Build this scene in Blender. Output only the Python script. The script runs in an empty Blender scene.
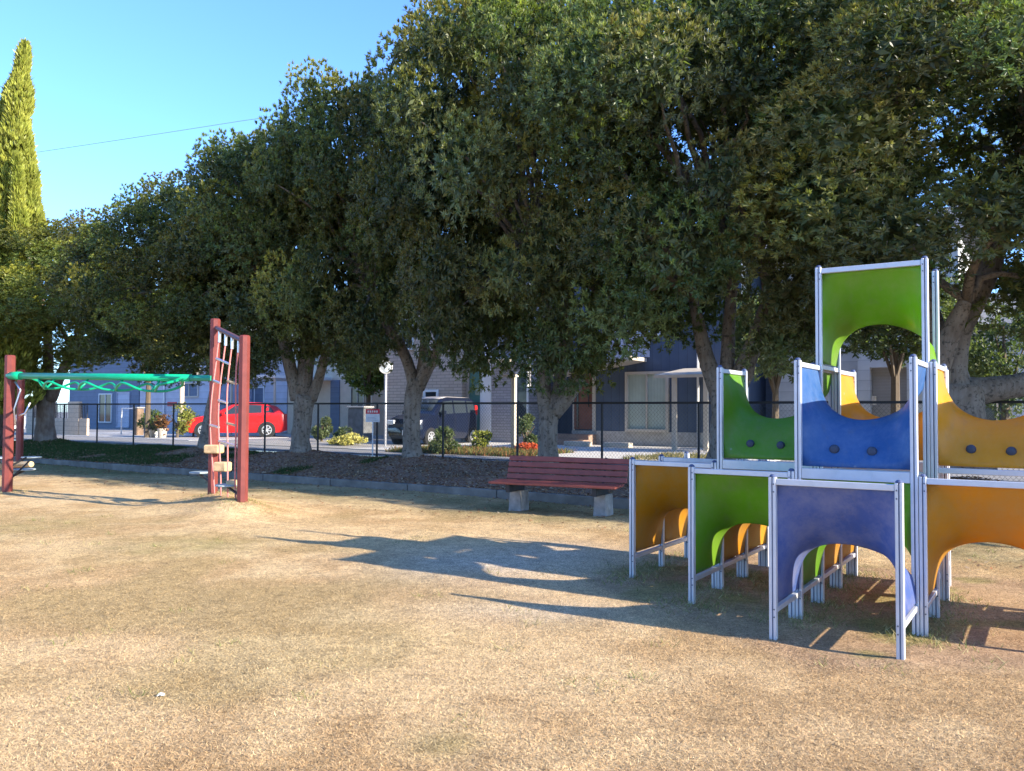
import bpy, math, random
import numpy as np
from mathutils import Vector, Matrix
random.seed(7); RNG = np.random.default_rng(11)
sc = bpy.context.scene; COL = sc.collection
R = math.radians
TH = R(33.45); CU = math.cos(TH); SU = math.sin(TH)      # the park's own axes: u runs along the kerb, w away from the camera
F = 822.0; H = 1.491
def pw(u, w, z=0.0): return Vector((u*CU + w*SU, -u*SU + w*CU, z))
def horizon(px): return 411.8 + .0046*(px-512)
def at_w(px, w):                                           # u and distance of an image column on the plane w = const
    t = (px-512)/F; d = w/(CU + SU*t); return d*(CU*t - SU), d
def uz(px, py, w):
    u, d = at_w(px, w); return u, H - (py-horizon(px))/F*d

# ------------------------------------------------------------------ mesh helpers
class MB:
    def __init__(s): s.v = []; s.f = []
    def add(s, vs, fs):
        b = len(s.v); s.v += [tuple(v) for v in vs]; s.f += [tuple(i+b for i in f) for f in fs]; return s
    def box(s, x0, x1, y0, y1, z0, z1, M=None):
        vs = [Vector(p) for p in ((x0,y0,z0),(x1,y0,z0),(x1,y1,z0),(x0,y1,z0),(x0,y0,z1),(x1,y0,z1),(x1,y1,z1),(x0,y1,z1))]
        if M: vs = [M @ v for v in vs]
        return s.add(vs, [(0,3,2,1),(4,5,6,7),(0,1,5,4),(1,2,6,5),(2,3,7,6),(3,0,4,7)])
    def cham(s, x0, x1, y0, y1, z0, z1, c=.006, M=None):    # box with chamfered long edges
        def ring(z, k): return [(x0+k+c,y0+k,z),(x1-k-c,y0+k,z),(x1-k,y0+k+c,z),(x1-k,y1-k-c,z),(x1-k-c,y1-k,z),(x0+k+c,y1-k,z),(x0+k,y1-k-c,z),(x0+k,y0+k+c,z)]
        rs = [ring(z0,c), ring(z0+c,0), ring(z1-c,0), ring(z1,c)]
        vs = [Vector(p) for r in rs for p in r]
        if M: vs = [M @ v for v in vs]
        fs = [tuple(range(7,-1,-1)), tuple(range(24,32))]
        for r in range(3):
            for i in range(8): j=(i+1)%8; fs.append((r*8+i, r*8+j, r*8+8+j, r*8+8+i))
        return s.add(vs, fs)
    def tube(s, pts, rad, n=8, cap=True, wob=0.0):
        pts = [Vector(p) for p in pts]; m = len(pts)
        rr = rad if isinstance(rad, (list, tuple)) else [rad]*m
        vs = []; prev = None
        for i, p in enumerate(pts):
            t = (pts[min(i+1,m-1)] - pts[max(i-1,0)]).normalized()
            if prev is None:
                a = t.orthogonal().normalized()
            else:
                a = (prev - t*prev.dot(t)).normalized()
            prev = a; b = t.cross(a)
            for k in range(n):
                q = 2*math.pi*k/n
                r = rr[i]*(1 + wob*math.sin(3*q+i*1.3)*.5 + wob*random.uniform(-.5,.5))
                vs.append(p + (a*math.cos(q)+b*math.sin(q))*r)
        fs = []
        for i in range(m-1):
            for k in range(n):
                l=(k+1)%n; fs.append((i*n+k, i*n+l, (i+1)*n+l, (i+1)*n+k))
        if cap: fs += [tuple(range(n-1,-1,-1)), tuple(range((m-1)*n, m*n))]
        return s.add(vs, fs)
    def lathe(s, prof, n=20, c=(0,0,0), axis='z'):
        vs = []; 
        for (r, h) in prof:
            for k in range(n):
                q = 2*math.pi*k/n; a, b = r*math.cos(q), r*math.sin(q)
                vs.append((c[0]+a, c[1]+b, c[2]+h) if axis=='z' else ((c[0]+a, c[1]+h, c[2]+b) if axis=='y' else (c[0]+h, c[1]+a, c[2]+b)))
        fs = []
        for i in range(len(prof)-1):
            for k in range(n):
                l=(k+1)%n; fs.append((i*n+k, i*n+l, (i+1)*n+l, (i+1)*n+k))
        fs += [tuple(range(n-1,-1,-1)), tuple(range((len(prof)-1)*n, len(prof)*n))]
        return s.add(vs, fs)
    def prism(s, poly, y0, y1, M=None):                      # polygon in x,z pushed along y
        n=len(poly); vs=[Vector((x,y0,z)) for x,z in poly]+[Vector((x,y1,z)) for x,z in poly]
        if M: vs=[M@v for v in vs]
        fs=[tuple(range(n)), tuple(range(2*n-1,n-1,-1))]+[(i,n+i,n+(i+1)%n,(i+1)%n) for i in range(n)]
        return s.add(vs,fs)
    def build(s, name, mat, parent=None, smooth=False, fix=True):
        me = bpy.data.meshes.new(name); me.from_pydata(s.v, [], s.f)
        if fix:
            import bmesh
            bm = bmesh.new(); bm.from_mesh(me); bmesh.ops.recalc_face_normals(bm, faces=bm.faces); bm.to_mesh(me); bm.free()
        me.materials.append(mat)
        if smooth: me.polygons.foreach_set('use_smooth', [True]*len(me.polygons))
        o = bpy.data.objects.new(name, me); COL.objects.link(o)
        if parent: o.parent = parent
        return o
def bevel(o, w=.008, seg=2):
    m = o.modifiers.new('bevel','BEVEL'); m.width=w; m.segments=seg; m.limit_method='ANGLE'; return o
def tag(o, label, cat, group=None, kind=None):
    if label: o['label']=label
    if cat: o['category']=cat
    if group: o['group']=group
    if kind: o['kind']=kind
    return o
def empty(name, loc, label, cat, rz=0, group=None):
    o = bpy.data.objects.new(name, None); COL.objects.link(o); o.location = loc; o.rotation_euler=(0,0,rz); o.empty_display_size=.2
    return tag(o, label, cat, group)
def npmesh(name, V, Fq, mat, parent=None, smooth=False, col=None):
    V = np.asarray(V, dtype=np.float32); Fq = np.asarray(Fq, dtype=np.int32); k = Fq.shape[1]
    me = bpy.data.meshes.new(name); me.vertices.add(len(V)); me.vertices.foreach_set('co', V.ravel())
    me.loops.add(Fq.size); me.loops.foreach_set('vertex_index', Fq.ravel())
    me.polygons.add(len(Fq)); me.polygons.foreach_set('loop_start', np.arange(0, Fq.size, k, dtype=np.int32))
    me.polygons.foreach_set('loop_total', np.full(len(Fq), k, dtype=np.int32))
    if smooth: me.polygons.foreach_set('use_smooth', np.ones(len(Fq), dtype=bool))
    me.update(calc_edges=True)
    if col is not None:
        a = me.color_attributes.new('Col', 'FLOAT_COLOR', 'POINT'); c4 = np.ones((len(V),4), dtype=np.float32); c4[:,:3]=col; a.data.foreach_set('color', c4.ravel())
    me.materials.append(mat)
    o = bpy.data.objects.new(name, me); COL.objects.link(o)
    if parent: o.parent = parent
    return o

# ------------------------------------------------------------------ materials
class NT:
    def __init__(s, name):
        s.m = bpy.data.materials.new(name); s.m.use_nodes = True; s.t = s.m.node_tree; s.n = s.t.nodes; s.l = s.t.links
        s.b = s.n['Principled BSDF']; s.out = s.n['Material Output']
        s.tc = s.n.new('ShaderNodeTexCoord'); s.co = s.tc.outputs['Object']
    def noise(s, scale, detail=4, rough=.55, vec=None, w=0):
        n = s.n.new('ShaderNodeTexNoise'); n.inputs['Scale'].default_value=scale; n.inputs['Detail'].default_value=detail; n.inputs['Roughness'].default_value=rough
        s.l.new(vec or s.co, n.inputs['Vector']); return n.outputs['Fac']
    def voro(s, scale, feat='F1', vec=None, out='Distance'):
        n = s.n.new('ShaderNodeTexVoronoi'); n.feature=feat; n.inputs['Scale'].default_value=scale; s.l.new(vec or s.co, n.inputs['Vector']); return n.outputs[out]
    def map(s, sc_=(1,1,1), loc=(0,0,0)):
        n = s.n.new('ShaderNodeMapping'); n.inputs['Scale'].default_value=sc_; n.inputs['Location'].default_value=loc; s.l.new(s.co, n.inputs['Vector']); return n.outputs[0]
    def ramp(s, fac, stops):
        n = s.n.new('ShaderNodeValToRGB'); e = n.color_ramp.elements
        while len(e) < len(stops): e.new(.5)
        for i,(p,c) in enumerate(stops):
            e[i].position=p; e[i].color = (*c,1) if isinstance(c,(tuple,list)) else (c,c,c,1)
        s.l.new(fac, n.inputs[0]); return n.outputs[0]
    def mix(s, fac, a, b, mode='MIX'):
        n = s.n.new('ShaderNodeMix'); n.data_type='RGBA'; n.blend_type=mode
        for i, x in ((0,fac),(6,a),(7,b)):
            if isinstance(x,(int,float)): n.inputs[i].default_value=x if i==0 else (x,x,x,1)
            elif isinstance(x,(tuple,list)): n.inputs[i].default_value=(*x,1)
            else: s.l.new(x, n.inputs[i])
        return n.outputs[2]
    def col(s, x):
        if isinstance(x,(tuple,list)): s.b.inputs['Base Color'].default_value=(*x,1)
        else: s.l.new(x, s.b.inputs['Base Color'])
        return s
    def rough(s, x):
        if isinstance(x,(int,float)): s.b.inputs['Roughness'].default_value=x
        else: s.l.new(x, s.b.inputs['Roughness'])
        return s
    def bump(s, h, strength=.3, dist=.01):
        n = s.n.new('ShaderNodeBump'); n.inputs['Strength'].default_value=strength; n.inputs['Distance'].default_value=dist
        s.l.new(h, n.inputs['Height']); s.l.new(n.outputs[0], s.b.inputs['Normal']); return s
    def set(s, **k):
        for a,v in k.items(): s.b.inputs[a.replace('_',' ')].default_value=v
        return s
    def attr(s, name='Col'):
        n = s.n.new('ShaderNodeAttribute'); n.attribute_name=name; return n.outputs['Color']
    def translucent(s, colr, fac):
        t = s.n.new('ShaderNodeBsdfTranslucent')
        if isinstance(colr,(tuple,list)): t.inputs[0].default_value=(*colr,1)
        else: s.l.new(colr, t.inputs[0])
        mx = s.n.new('ShaderNodeMixShader'); mx.inputs[0].default_value=fac
        s.l.new(s.b.outputs[0], mx.inputs[1]); s.l.new(t.outputs[0], mx.inputs[2]); s.l.new(mx.outputs[0], s.out.inputs['Surface']); return s
def plain(name, c, rough=.6, var=.18, scale=6, metal=0, bump=0, spec=.4):
    n = NT(name); k = n.noise(scale, 5)
    n.col(n.ramp(k, [(.25, tuple(x*(1-var) for x in c)), (.75, tuple(min(1,x*(1+var)) for x in c))])).rough(rough)
    n.set(Metallic=metal); n.b.inputs['Specular IOR Level'].default_value=spec
    if bump: n.bump(n.noise(scale*14,4), bump, .004)
    return n.m
def leafmat(name, dark, light, tr=.25, scale=.9):
    n = NT(name); a = n.attr()
    k = n.ramp(n.noise(scale,3), [(.3,dark),(.72,light)])
    c = n.mix(1.0, k, a, 'MULTIPLY')
    n.col(c).rough(.42); n.b.inputs['Specular IOR Level'].default_value=.35
    n.translucent(n.mix(1.0, c, (1.5,1.7,.6), 'MULTIPLY'), tr); return n.m
M = {}
M['alu'] = plain('brushed_aluminium', (.56,.57,.60), .42, .08, 9, .35)
M['alu_dark'] = plain('dark_groove_fill', (.12,.14,.2), .6)  # dark strip set in the lengthwise groove of each post
M['cap'] = plain('post_cap_plastic', (.06,.08,.16), .5)
M['bolt'] = plain('bolt_steel', (.14,.15,.19), .4, metal=.6)
M['knob'] = plain('knob_rubber', (.035,.05,.085), .55)
def shellmat(name, c, dust, f=.3, tr=.4, amount=.5):
    n = NT(name)
    big = n.noise(1.7,4,.6); fine = n.noise(26,5,.7, n.map((1,1,.25)))
    c1 = n.ramp(big, [(.3,tuple(x*.86 for x in c)),(.7,c)])
    d = n.ramp(n.noise(2.6,6,.72), [(.42,0.0),(.72,amount)])
    c2 = n.mix(d, c1, dust)
    c3 = n.mix(n.ramp(fine,[(.5,0.0),(.8,.22)]), c2, dust)
    vo = n.voro(3.1); c4 = n.mix(n.ramp(vo,[(.025,.35),(.045,0.0)]), c3, (.75,.75,.7))
    sk=n.noise(9,5,.6,n.map((1.6,1.6,.10))); c4=n.mix(n.ramp(sk,[(.56,0.0),(.78,.35)]),c4,(.24,.2,.14))
    c4=n.mix(n.ramp(n.noise(38,3,.5,n.map((.3,.3,2.0))),[(.70,0.0),(.74,.35)]),c4,dust)
    n.col(c4).rough(n.ramp(fine,[(.3,.3),(.8,.52)])); n.b.inputs['Specular IOR Level'].default_value=.45
    n.bump(n.noise(4,3), .12, .02)
    n.translucent(n.mix(1.0,c3,(1.2,1.15,1.0),'MULTIPLY'), tr); return n.m
M['sh_green'] = shellmat('green_fibreglass', (.15,.37,.018), (.28,.36,.14))
M['sh_green_sat'] = shellmat('bright_green_fibreglass', (.19,.41,.015), (.30,.37,.12), amount=.45)
M['sh_blue'] = shellmat('blue_fibreglass', (.045,.15,.40), (.25,.35,.55), amount=.4)
M['sh_bluegrey'] = shellmat('faded_blue_fibreglass', (.085,.15,.42), (.30,.31,.44), amount=.8)
M['sh_yellow'] = shellmat('yellow_fibreglass', (.70,.37,.012), (.62,.45,.18), amount=.25)
M['sh_orange'] = shellmat('amber_fibreglass', (.62,.29,.012), (.46,.32,.13), amount=.6)
M['redpost'] = plain('red_brown_powder_coat', (.16,.033,.027), .55, .2, 8, 0, .1)
M['green_tube'] = plain('green_enamel_tube', (.004,.32,.16), .35, .1, 10)
M['rope'] = plain('pink_rope', (.55,.2,.18), .9, .2, 60)
M['wood'] = plain('pale_wood_block', (.55,.38,.2), .8, .3, 14, 0, .3)
M['stepplate'] = plain('grey_green_step_plate', (.30,.36,.38), .6, .2, 20)
M['chrome'] = plain('galvanised_clamp', (.7,.7,.72), .3, .1, 8, .8)
M['fence'] = plain('dark_fence_paint', (.018,.02,.022), .55, .2, 10)
M['mesh'] = plain('fence_wire', (.13,.13,.125), .5, .2, 10)
M['concrete'] = plain('rough_concrete', (.36,.35,.33), .9, .25, 7, 0, .4)
M['white'] = plain('white_paint', (.72,.72,.70), .6, .08, 3)
M['cream'] = plain('cream_render', (.60,.50,.38), .85, .1, 3)
M['trim'] = plain('pale_beige_trim', (.50,.44,.36), .6, .08, 4)
M['roof'] = plain('slate_roof', (.14,.145,.16), .8, .25, 5)
M['glass'] = NT('dark_window_glass').col((.03,.04,.05)).rough(.06).m
M['black'] = plain('black_plastic', (.02,.02,.022), .5)
M['tyre'] = plain('tyre_rubber', (.018,.018,.018), .85)
M['rim'] = plain('alloy_rim', (.6,.61,.63), .35, .05, 8, .6)
M['terracotta'] = plain('terracotta', (.4,.16,.08), .85)
M['doorred'] = plain('red_brown_door', (.19,.075,.05), .6, .2, 5)
M['greendoor'] = plain('sage_green_door', (.10,.22,.17), .6, .12, 5)
M['bluebox'] = plain('blue_plastic', (.12,.25,.5), .5)
M['leafstem'] = plain('stem_bark', (.12,.09,.06), .9)
def siding(name, c, step=.2, vertical=False, depth=.3):
    n = NT(name); wv = n.n.new('ShaderNodeTexWave'); wv.wave_type='BANDS'; wv.wave_profile='SAW'; wv.bands_direction='X' if vertical else 'Z'
    wv.inputs['Scale'].default_value = .314/step*1.0; wv.inputs['Distortion'].default_value=0
    n.l.new(n.co, wv.inputs['Vector'])
    g = n.ramp(wv.outputs['Fac'], [(.0,.55),(.08,1.0),(1.0,.92)])
    base = n.ramp(n.noise(2.2,5), [(.3,tuple(x*.85 for x in c)),(.7,c)])
    n.col(n.mix(1.0, base, g, 'MULTIPLY')).rough(.8).bump(wv.outputs['Fac'], depth, .02); return n.m
M['bluesiding'] = siding('navy_vertical_siding', (.08,.11,.165), .3, True)
M['lavsiding'] = siding('pale_lilac_siding', (.50,.52,.60), .35)
M['whitesiding'] = siding('off_white_siding', (.62,.60,.57), .3)
M['greysiding'] = siding('grey_blue_siding', (.16,.2,.27), .25)
M['curtain'] = siding('green_grey_curtain', (.44,.50,.42), .11, True)
M['shutter'] = siding('grey_beige_shutter', (.38,.35,.32), .09)
def brick(name, c1, c2, mort, w=.4, h=.12):
    n = NT(name); b = n.n.new('ShaderNodeTexBrick')
    sx = n.n.new('ShaderNodeSeparateXYZ'); cx = n.n.new('ShaderNodeCombineXYZ'); n.l.new(n.co, sx.inputs[0])
    ad = n.n.new('ShaderNodeMath'); ad.operation='ADD'; n.l.new(sx.outputs[0], ad.inputs[0]); n.l.new(sx.outputs[1], ad.inputs[1])
    n.l.new(ad.outputs[0], cx.inputs[0]); n.l.new(sx.outputs[2], cx.inputs[1]); n.l.new(cx.outputs[0], b.inputs['Vector'])
    b.inputs['Color1'].default_value=(*c1,1); b.inputs['Color2'].default_value=(*c2,1); b.inputs['Mortar'].default_value=(*mort,1)
    b.inputs['Scale'].default_value=1; b.inputs['Brick Width'].default_value=w; b.inputs['Row Height'].default_value=h; b.inputs['Mortar Size'].default_value=.012
    n.col(n.mix(n.noise(7,4), b.outputs['Color'], (.3,.28,.26), 'MIX') if False else b.outputs['Color']).rough(.9).bump(b.outputs['Fac'], -.4, .01); return n.m
M['brick'] = brick('grey_brown_brick', (.48,.37,.28), (.56,.44,.34), (.3,.25,.2))
M['brickwhite'] = brick('grey_brick', (.36,.35,.36), (.30,.29,.31), (.22,.21,.22), .3, .1)
M['block'] = brick('cream_block_wall', (.62,.48,.34), (.56,.43,.3), (.42,.33,.25), .4, .2)

def barkmat(name, a, b, spots=0.0):
    n = NT(name)
    st = n.noise(5, 6, .65, n.map((3,3,.6))); c = n.ramp(st, [(.3,a),(.68,b)])
    c = n.mix(n.ramp(n.noise(2.5,3),[(.45,0.0),(.7,.5)]), c, (.33,.31,.27))
    if spots:
        c = n.mix(n.ramp(n.noise(15,4,.65),[(.54,0.0),(.62,spots)]), c, (.05,.045,.035))
    n.col(c).rough(.95).bump(n.noise(14,6,.7,n.map((2.5,2.5,.7))), .9, .03); return n.m
M['bark'] = barkmat('grey_brown_bark', (.13,.10,.075), (.27,.23,.185), .8)
M['bark2'] = barkmat('dark_brown_bark', (.10,.065,.045), (.2,.15,.11))

# ------------------------------------------------------------------ terrain
def sst(a,b,x):
    t = np.clip((x-a)/(b-a),0,1); return t*t*(3-2*t)
def vnoise(x, y, s, seed):
    r = np.random.default_rng(seed); G = r.random((256,256))
    X = x*s+1000.3; Y = y*s+1000.7; i=np.floor(X).astype(int); j=np.floor(Y).astype(int); fx=X-i; fy=Y-j
    fx=fx*fx*(3-2*fx); fy=fy*fy*(3-2*fy); g=lambda a,b: G[a%256,b%256]
    return (g(i,j)*(1-fx)+g(i+1,j)*fx)*(1-fy)+(g(i,j+1)*(1-fx)+g(i+1,j+1)*fx)*fy
KW = 11.65
RP = Vector((-3.80,11.65,0)); LP = Vector((-4.60,12.70,0)); FP = Vector((-9.14,14.95,0)); BP = Vector((-11.95,20.0,0))
# corner nodes of the climbing frame, used for the scuffed soil below it
O0 = Vector((1.067,7.43,0)); SW, SD = .811, .654
SU_V = Vector((CU,-SU,0)); SW_V = Vector((SU,CU,0))
def node(i, j): return O0 + SU_V*(i*SW) + SW_V*(j*SD)
def lawn_z(x, y):
    z = (vnoise(x,y,.35,1)-.5)*.05 + (vnoise(x,y,1.3,2)-.5)*.022 + (vnoise(x,y,5,3)-.5)*.012
    z = z*np.clip((9-np.hypot(x-2.6,y-6.3))/9,-0,0) + z*sst(1.4,4,np.hypot(x-2.6,y-6.3))
    for i_,j_ in ((0,0),(0,1),(1,-1),(1,0),(2,-2),(2,-1),(3,-2),(3,-1)):
        q_=node(i_,j_); z = z + .014*np.exp(-((x-q_.x)**2+(y-q_.y)**2)/.03)
    for p, hh, rr in ((RP,.17,.85),(LP,.19,.95),((RP+LP)/2,.06,.8),(FP,.03,.4)):
        z = z + hh*np.exp(-((x-p[0])**2+(y-p[1])**2)/(rr*rr*.55))*(.85+.3*vnoise(x,y,3,4))
    return z
def lawn_col(x, y):
    w = x*SU + y*CU
    n1 = vnoise(x,y,.45,5); n2 = vnoise(x,y,1.4,6); n3 = vnoise(x,y,.22,7); n4=vnoise(x,y,4,8)
    tan = np.array([.64,.45,.235]); brown = np.array([.43,.265,.115]); green = np.array([.30,.25,.09]); sand = np.array([.60,.49,.36]); soil = np.array([.40,.26,.15])
    c = tan[None,:]*(1+.12*(n4-.5))[:,None] + 0*x[:,None]
    def mx(c, k, col): k=np.clip(k,0,1)[:,None]; return c*(1-k)+col[None,:]*k
    c = mx(c, sst(.40,.66,n1*.4+n2*.3+vnoise(x,y,3.1,12)*.3)*.62, brown)
    g = sst(.58,.78,n3*.5+n2*.5)*.30
    for gx,gy,gr,gk in ((-3.6,9.0,1.0,.5),(-6.4,10.5,1.4,.4),(-.3,3.75,.14,.8),(-.42,5.4,.4,.15),(1.7,7.2,.5,.5),(-2.2,6.8,.7,.25)):
        g = np.maximum(g, gk*np.exp(-((x-gx)**2+(y-gy)**2)/(gr*gr))*(.5+n4))
    c = mx(c, g, green)
    # strip near the kerb mixed darker and greener, deeper green at left
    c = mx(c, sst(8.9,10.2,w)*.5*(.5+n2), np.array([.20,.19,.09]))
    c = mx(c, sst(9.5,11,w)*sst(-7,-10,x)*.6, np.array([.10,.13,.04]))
    # sandy scuffed patch left of the frame
    c = mx(c, np.exp(-(((x-.15)/1.5)**2+((y-8.2)/1.25)**2)**1.5)*(.45+.6*n2), sand)
    c = mx(c, np.exp(-(((x-.2)/.9)**2+((y-6.2)/.4)**2))*.5*(.5+n2), sand)
    cx = (x-O0.x); cy=(y-O0.y); uu = cx*CU-cy*SU; ww = cx*SU+cy*CU
    du = np.maximum(np.maximum(-uu-.1, uu-3.3),0); dw=np.maximum(np.maximum(-1.55-ww+np.abs(uu-2.0)*.6, ww-1.7),0)
    k = np.exp(-(du**2+dw**2)/.06)
    c = mx(c, k*(.7+.35*n2), soil)
    c = mx(c, k*sst(.6,.75,vnoise(x,y,2.6,9))*.7, green)
    return c
def axis(fine0, fine1, step, lo, hi):
    a=[lo]; 
    return np.concatenate([np.linspace(lo,fine0,14)[:-1], np.arange(fine0,fine1,step), np.linspace(fine1,hi,14)])
ua = axis(-26,10,.085,-260,260); wa = np.concatenate([np.linspace(-260,-1,12)[:-1], np.arange(-1,KW,.085), [KW]])
UU, WW = np.meshgrid(ua, wa, indexing='ij'); X = UU*CU+WW*SU; Y = -UU*SU+WW*CU
Z = lawn_z(X.ravel(), Y.ravel()); nu, nw = UU.shape
idx = np.arange(nu*nw).reshape(nu,nw)
quad = np.stack([idx[:-1,:-1].ravel(), idx[1:,:-1].ravel(), idx[1:,1:].ravel(), idx[:-1,1:].ravel()],1)
n = NT('dry_lawn'); a = n.attr()
fine = n.noise(70,6,.75); mid = n.noise(18,5,.7); st = n.noise(34,4,.7, n.map((1.0,.35,1)))
c = n.mix(1.0, a, n.ramp(fine,[(.3,.32),(.48,.9),(.7,1.6)]), 'MULTIPLY'); c = n.mix(1.0, c, n.ramp(mid,[(.3,.72),(.7,1.22)]), 'MULTIPLY')
c = n.mix(1.0, c, n.ramp(n.noise(5.5,6,.7),[(.3,.72),(.7,1.2)]), 'MULTIPLY'); c = n.mix(n.ramp(st,[(.58,0.0),(.72,.5)]), c, (.66,.50,.29))
ad = n.mix(.5, fine, mid)
n.col(c).rough(1.0).bump(ad, .9, .03); n.b.inputs['Specular IOR Level'].default_value=.1; M['lawn']=n.m
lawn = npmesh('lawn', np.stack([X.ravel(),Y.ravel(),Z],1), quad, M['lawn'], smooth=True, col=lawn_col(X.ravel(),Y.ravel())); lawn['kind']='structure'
# grass blades: dry, short, matted; dense near the camera
def blades(x, y, hmin, hmax, wid, lean, cols, zf=lawn_z):
    N=len(x); z=zf(x,y)-.003; q=RNG.random(N)*2*np.pi; hh=RNG.uniform(hmin,hmax,N); ll=hh*RNG.uniform(lean*.3,lean*1.6,N); a2=RNG.random(N)*2*np.pi
    b=np.stack([x,y,z],1); s=np.stack([np.cos(q),np.sin(q),0*q],1)*(wid/2)*RNG.uniform(.6,1.4,N)[:,None]
    tip=b+np.stack([np.cos(a2)*ll,np.sin(a2)*ll,hh],1); V=np.stack([b-s,b+s,tip],1).reshape(-1,3)
    return V, np.arange(3*N).reshape(-1,3), np.repeat(cols,3,axis=0)
def sample_view(N, d0, d1, tmax=.66, power=1.0):
    d = d0*(d1/d0)**(RNG.random(N)**power); t=RNG.uniform(-tmax,tmax,N); return t*d, d
x,y = sample_view(600000, 3.1, 13.0); w_=x*SU+y*CU; k=w_<KW-.05; x=x[k];y=y[k]
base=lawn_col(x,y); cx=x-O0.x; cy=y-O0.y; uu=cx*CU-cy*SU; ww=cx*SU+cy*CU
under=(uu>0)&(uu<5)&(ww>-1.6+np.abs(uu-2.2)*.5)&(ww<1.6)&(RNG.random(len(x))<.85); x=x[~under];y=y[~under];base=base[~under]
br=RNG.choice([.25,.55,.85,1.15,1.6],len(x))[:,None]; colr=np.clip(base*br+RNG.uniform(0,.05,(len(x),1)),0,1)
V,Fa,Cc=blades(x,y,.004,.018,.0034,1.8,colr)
n=NT('dry_grass_blades'); n.col(n.attr()).rough(.9); n.b.inputs['Specular IOR Level'].default_value=.15; n.translucent(n.attr(), .3); M['blade']=n.m
g=npmesh('grass', V, Fa, M['blade'], col=Cc); tag(g,'short dry straw coloured grass matted over the lawn','grass',kind='stuff')

# taller tufts at the feet of posts
TX=[];TY=[]
feet=[(RP.x,RP.y,.22,500),(LP.x,LP.y,.25,300),(FP.x,FP.y,.2,150)]
for (i,j) in ((0,0),(0,1),(1,-1),(1,0),(1,1),(2,-1),(2,0),(2,1),(3,-1),(3,0),(3,1),(0,2),(2,2)):
    p=node(i,j); feet.append((p.x,p.y,.16,420))
for i in range(60): 
    t_=RNG.uniform(-.6,.6); d_=RNG.uniform(4,12); feet.append((t_*d_,d_,.06,22))
for fx,fy,fr,fn in feet: TX.append(fx+RNG.normal(size=fn)*fr); TY.append(fy+RNG.normal(size=fn)*fr)
x=np.concatenate(TX);y=np.concatenate(TY); cs=np.array([[.5,.42,.2],[.3,.28,.1],[.2,.24,.07]])[RNG.integers(0,3,len(x))]*RNG.uniform(.6,1.2,(len(x),1))
V,Fa,Cc=blades(x,y,.015,.06,.006,1.2,cs); o=npmesh('grass_tufts',V,Fa,M['blade'],col=Cc); tag(o,'longer yellow green grass tufts around the feet of the posts','grass',kind='stuff')
# leaves blown on to the shaded lawn
# kerb, planting bed, road, yards
def strip(name, mat, w0, w1, zf, u0=-70, u1=45, du=.25, nw=14, colf=None, zoff=0):
    ua=np.arange(u0,u1,du); wa=np.linspace(w0,w1,nw); U,W=np.meshgrid(ua,wa,indexing='ij'); X=U*CU+W*SU; Y=-U*SU+W*CU; Z=zf(U.ravel(),W.ravel(),X.ravel(),Y.ravel())
    a,b=U.shape; idx=np.arange(a*b).reshape(a,b); q=np.stack([idx[:-1,:-1].ravel(),idx[1:,:-1].ravel(),idx[1:,1:].ravel(),idx[:-1,1:].ravel()],1)
    o=npmesh(name,np.stack([X.ravel(),Y.ravel(),Z],1),q,mat,smooth=True); o['kind']='structure'; return o
TREES = [  # u, w, trunk kind, crown variant, (ru, rw, rz), zc
    ('E',-28.7,14.6),('D',-19.95,14.4),('C',-16.07,14.5),('B',-12.45,14.5),('A',-8.74,14.4),('F',-4.99,14.5),('G',-1.2,14.4),('H',2.6,14.5),('I',6.5,14.5)]
def bed_z(u, w, x, y):
    z = .10 + .26*sst(KW+.1,15.0,w) + (vnoise(x,y,1.2,21)-.5)*.07 + (vnoise(x,y,4,22)-.5)*.03
    for _,tu,tw in TREES: z = z + .13*np.exp(-((u-tu)**2+(w-tw)**2)/.5)
    return z
n=NT('leafy_soil'); n1=n.noise(30,6,.75); n2=n.noise(1.1,4,.6); vo=n.voro(38,out='Color')
sep=n.n.new('ShaderNodeSeparateColor'); n.l.new(vo,sep.inputs[0])
c=n.ramp(n1,[(.3,(.2,.12,.08)),(.6,(.42,.26,.175)),(.8,(.6,.4,.27))]); c=n.mix(n.ramp(n2,[(.45,0.0),(.65,.45)]),c,(.09,.095,.04)); c=n.mix(n.ramp(sep.outputs[0],[(.72,0.0),(.78,.8)]),c,(.24,.12,.06))
n.col(c).rough(1).bump(n1,.9,.03); M['soil']=n.m
bed_=strip('planting_bed', M['soil'], KW+.12, 15.45, bed_z)
# fallen leaves and clover on the bed
N=46000; u=RNG.uniform(-30,6,N); w=RNG.uniform(KW+.02,15.3,N); x=u*CU+w*SU; y=-u*SU+w*CU; z=np.where(w<KW+.16,.156,bed_z(u,w,x,y)+.008)+RNG.random(N)*.015
def quads_from(cen, t, b, L, Wd):
    V=np.stack([cen-t*L[:,None], cen+b*Wd[:,None], cen+t*L[:,None], cen-b*Wd[:,None]],1).reshape(-1,3); return V, np.arange(4*len(cen)).reshape(-1,4)
q=RNG.random(N)*6.28; tl=RNG.uniform(-.5,.5,N); t=np.stack([np.cos(q),np.sin(q),tl],1); b=np.stack([-np.sin(q),np.cos(q),RNG.uniform(-.5,.5,N)],1)
V,Fq=quads_from(np.stack([x,y,z],1),t,b,RNG.uniform(.02,.045,N),RNG.uniform(.01,.02,N))
pal=np.array([[.42,.2,.1],[.32,.15,.08],[.5,.32,.18],[.24,.13,.08],[.6,.45,.28]]); cc=np.repeat(pal[RNG.integers(0,5,N)]*RNG.uniform(.6,1.2,(N,1)),4,axis=0)
o=npmesh('fallen_leaves',V,Fq,M['blade'],col=cc); tag(o,'brown fallen leaves scattered over the bed under the trees','fallen leaves',kind='stuff')
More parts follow.
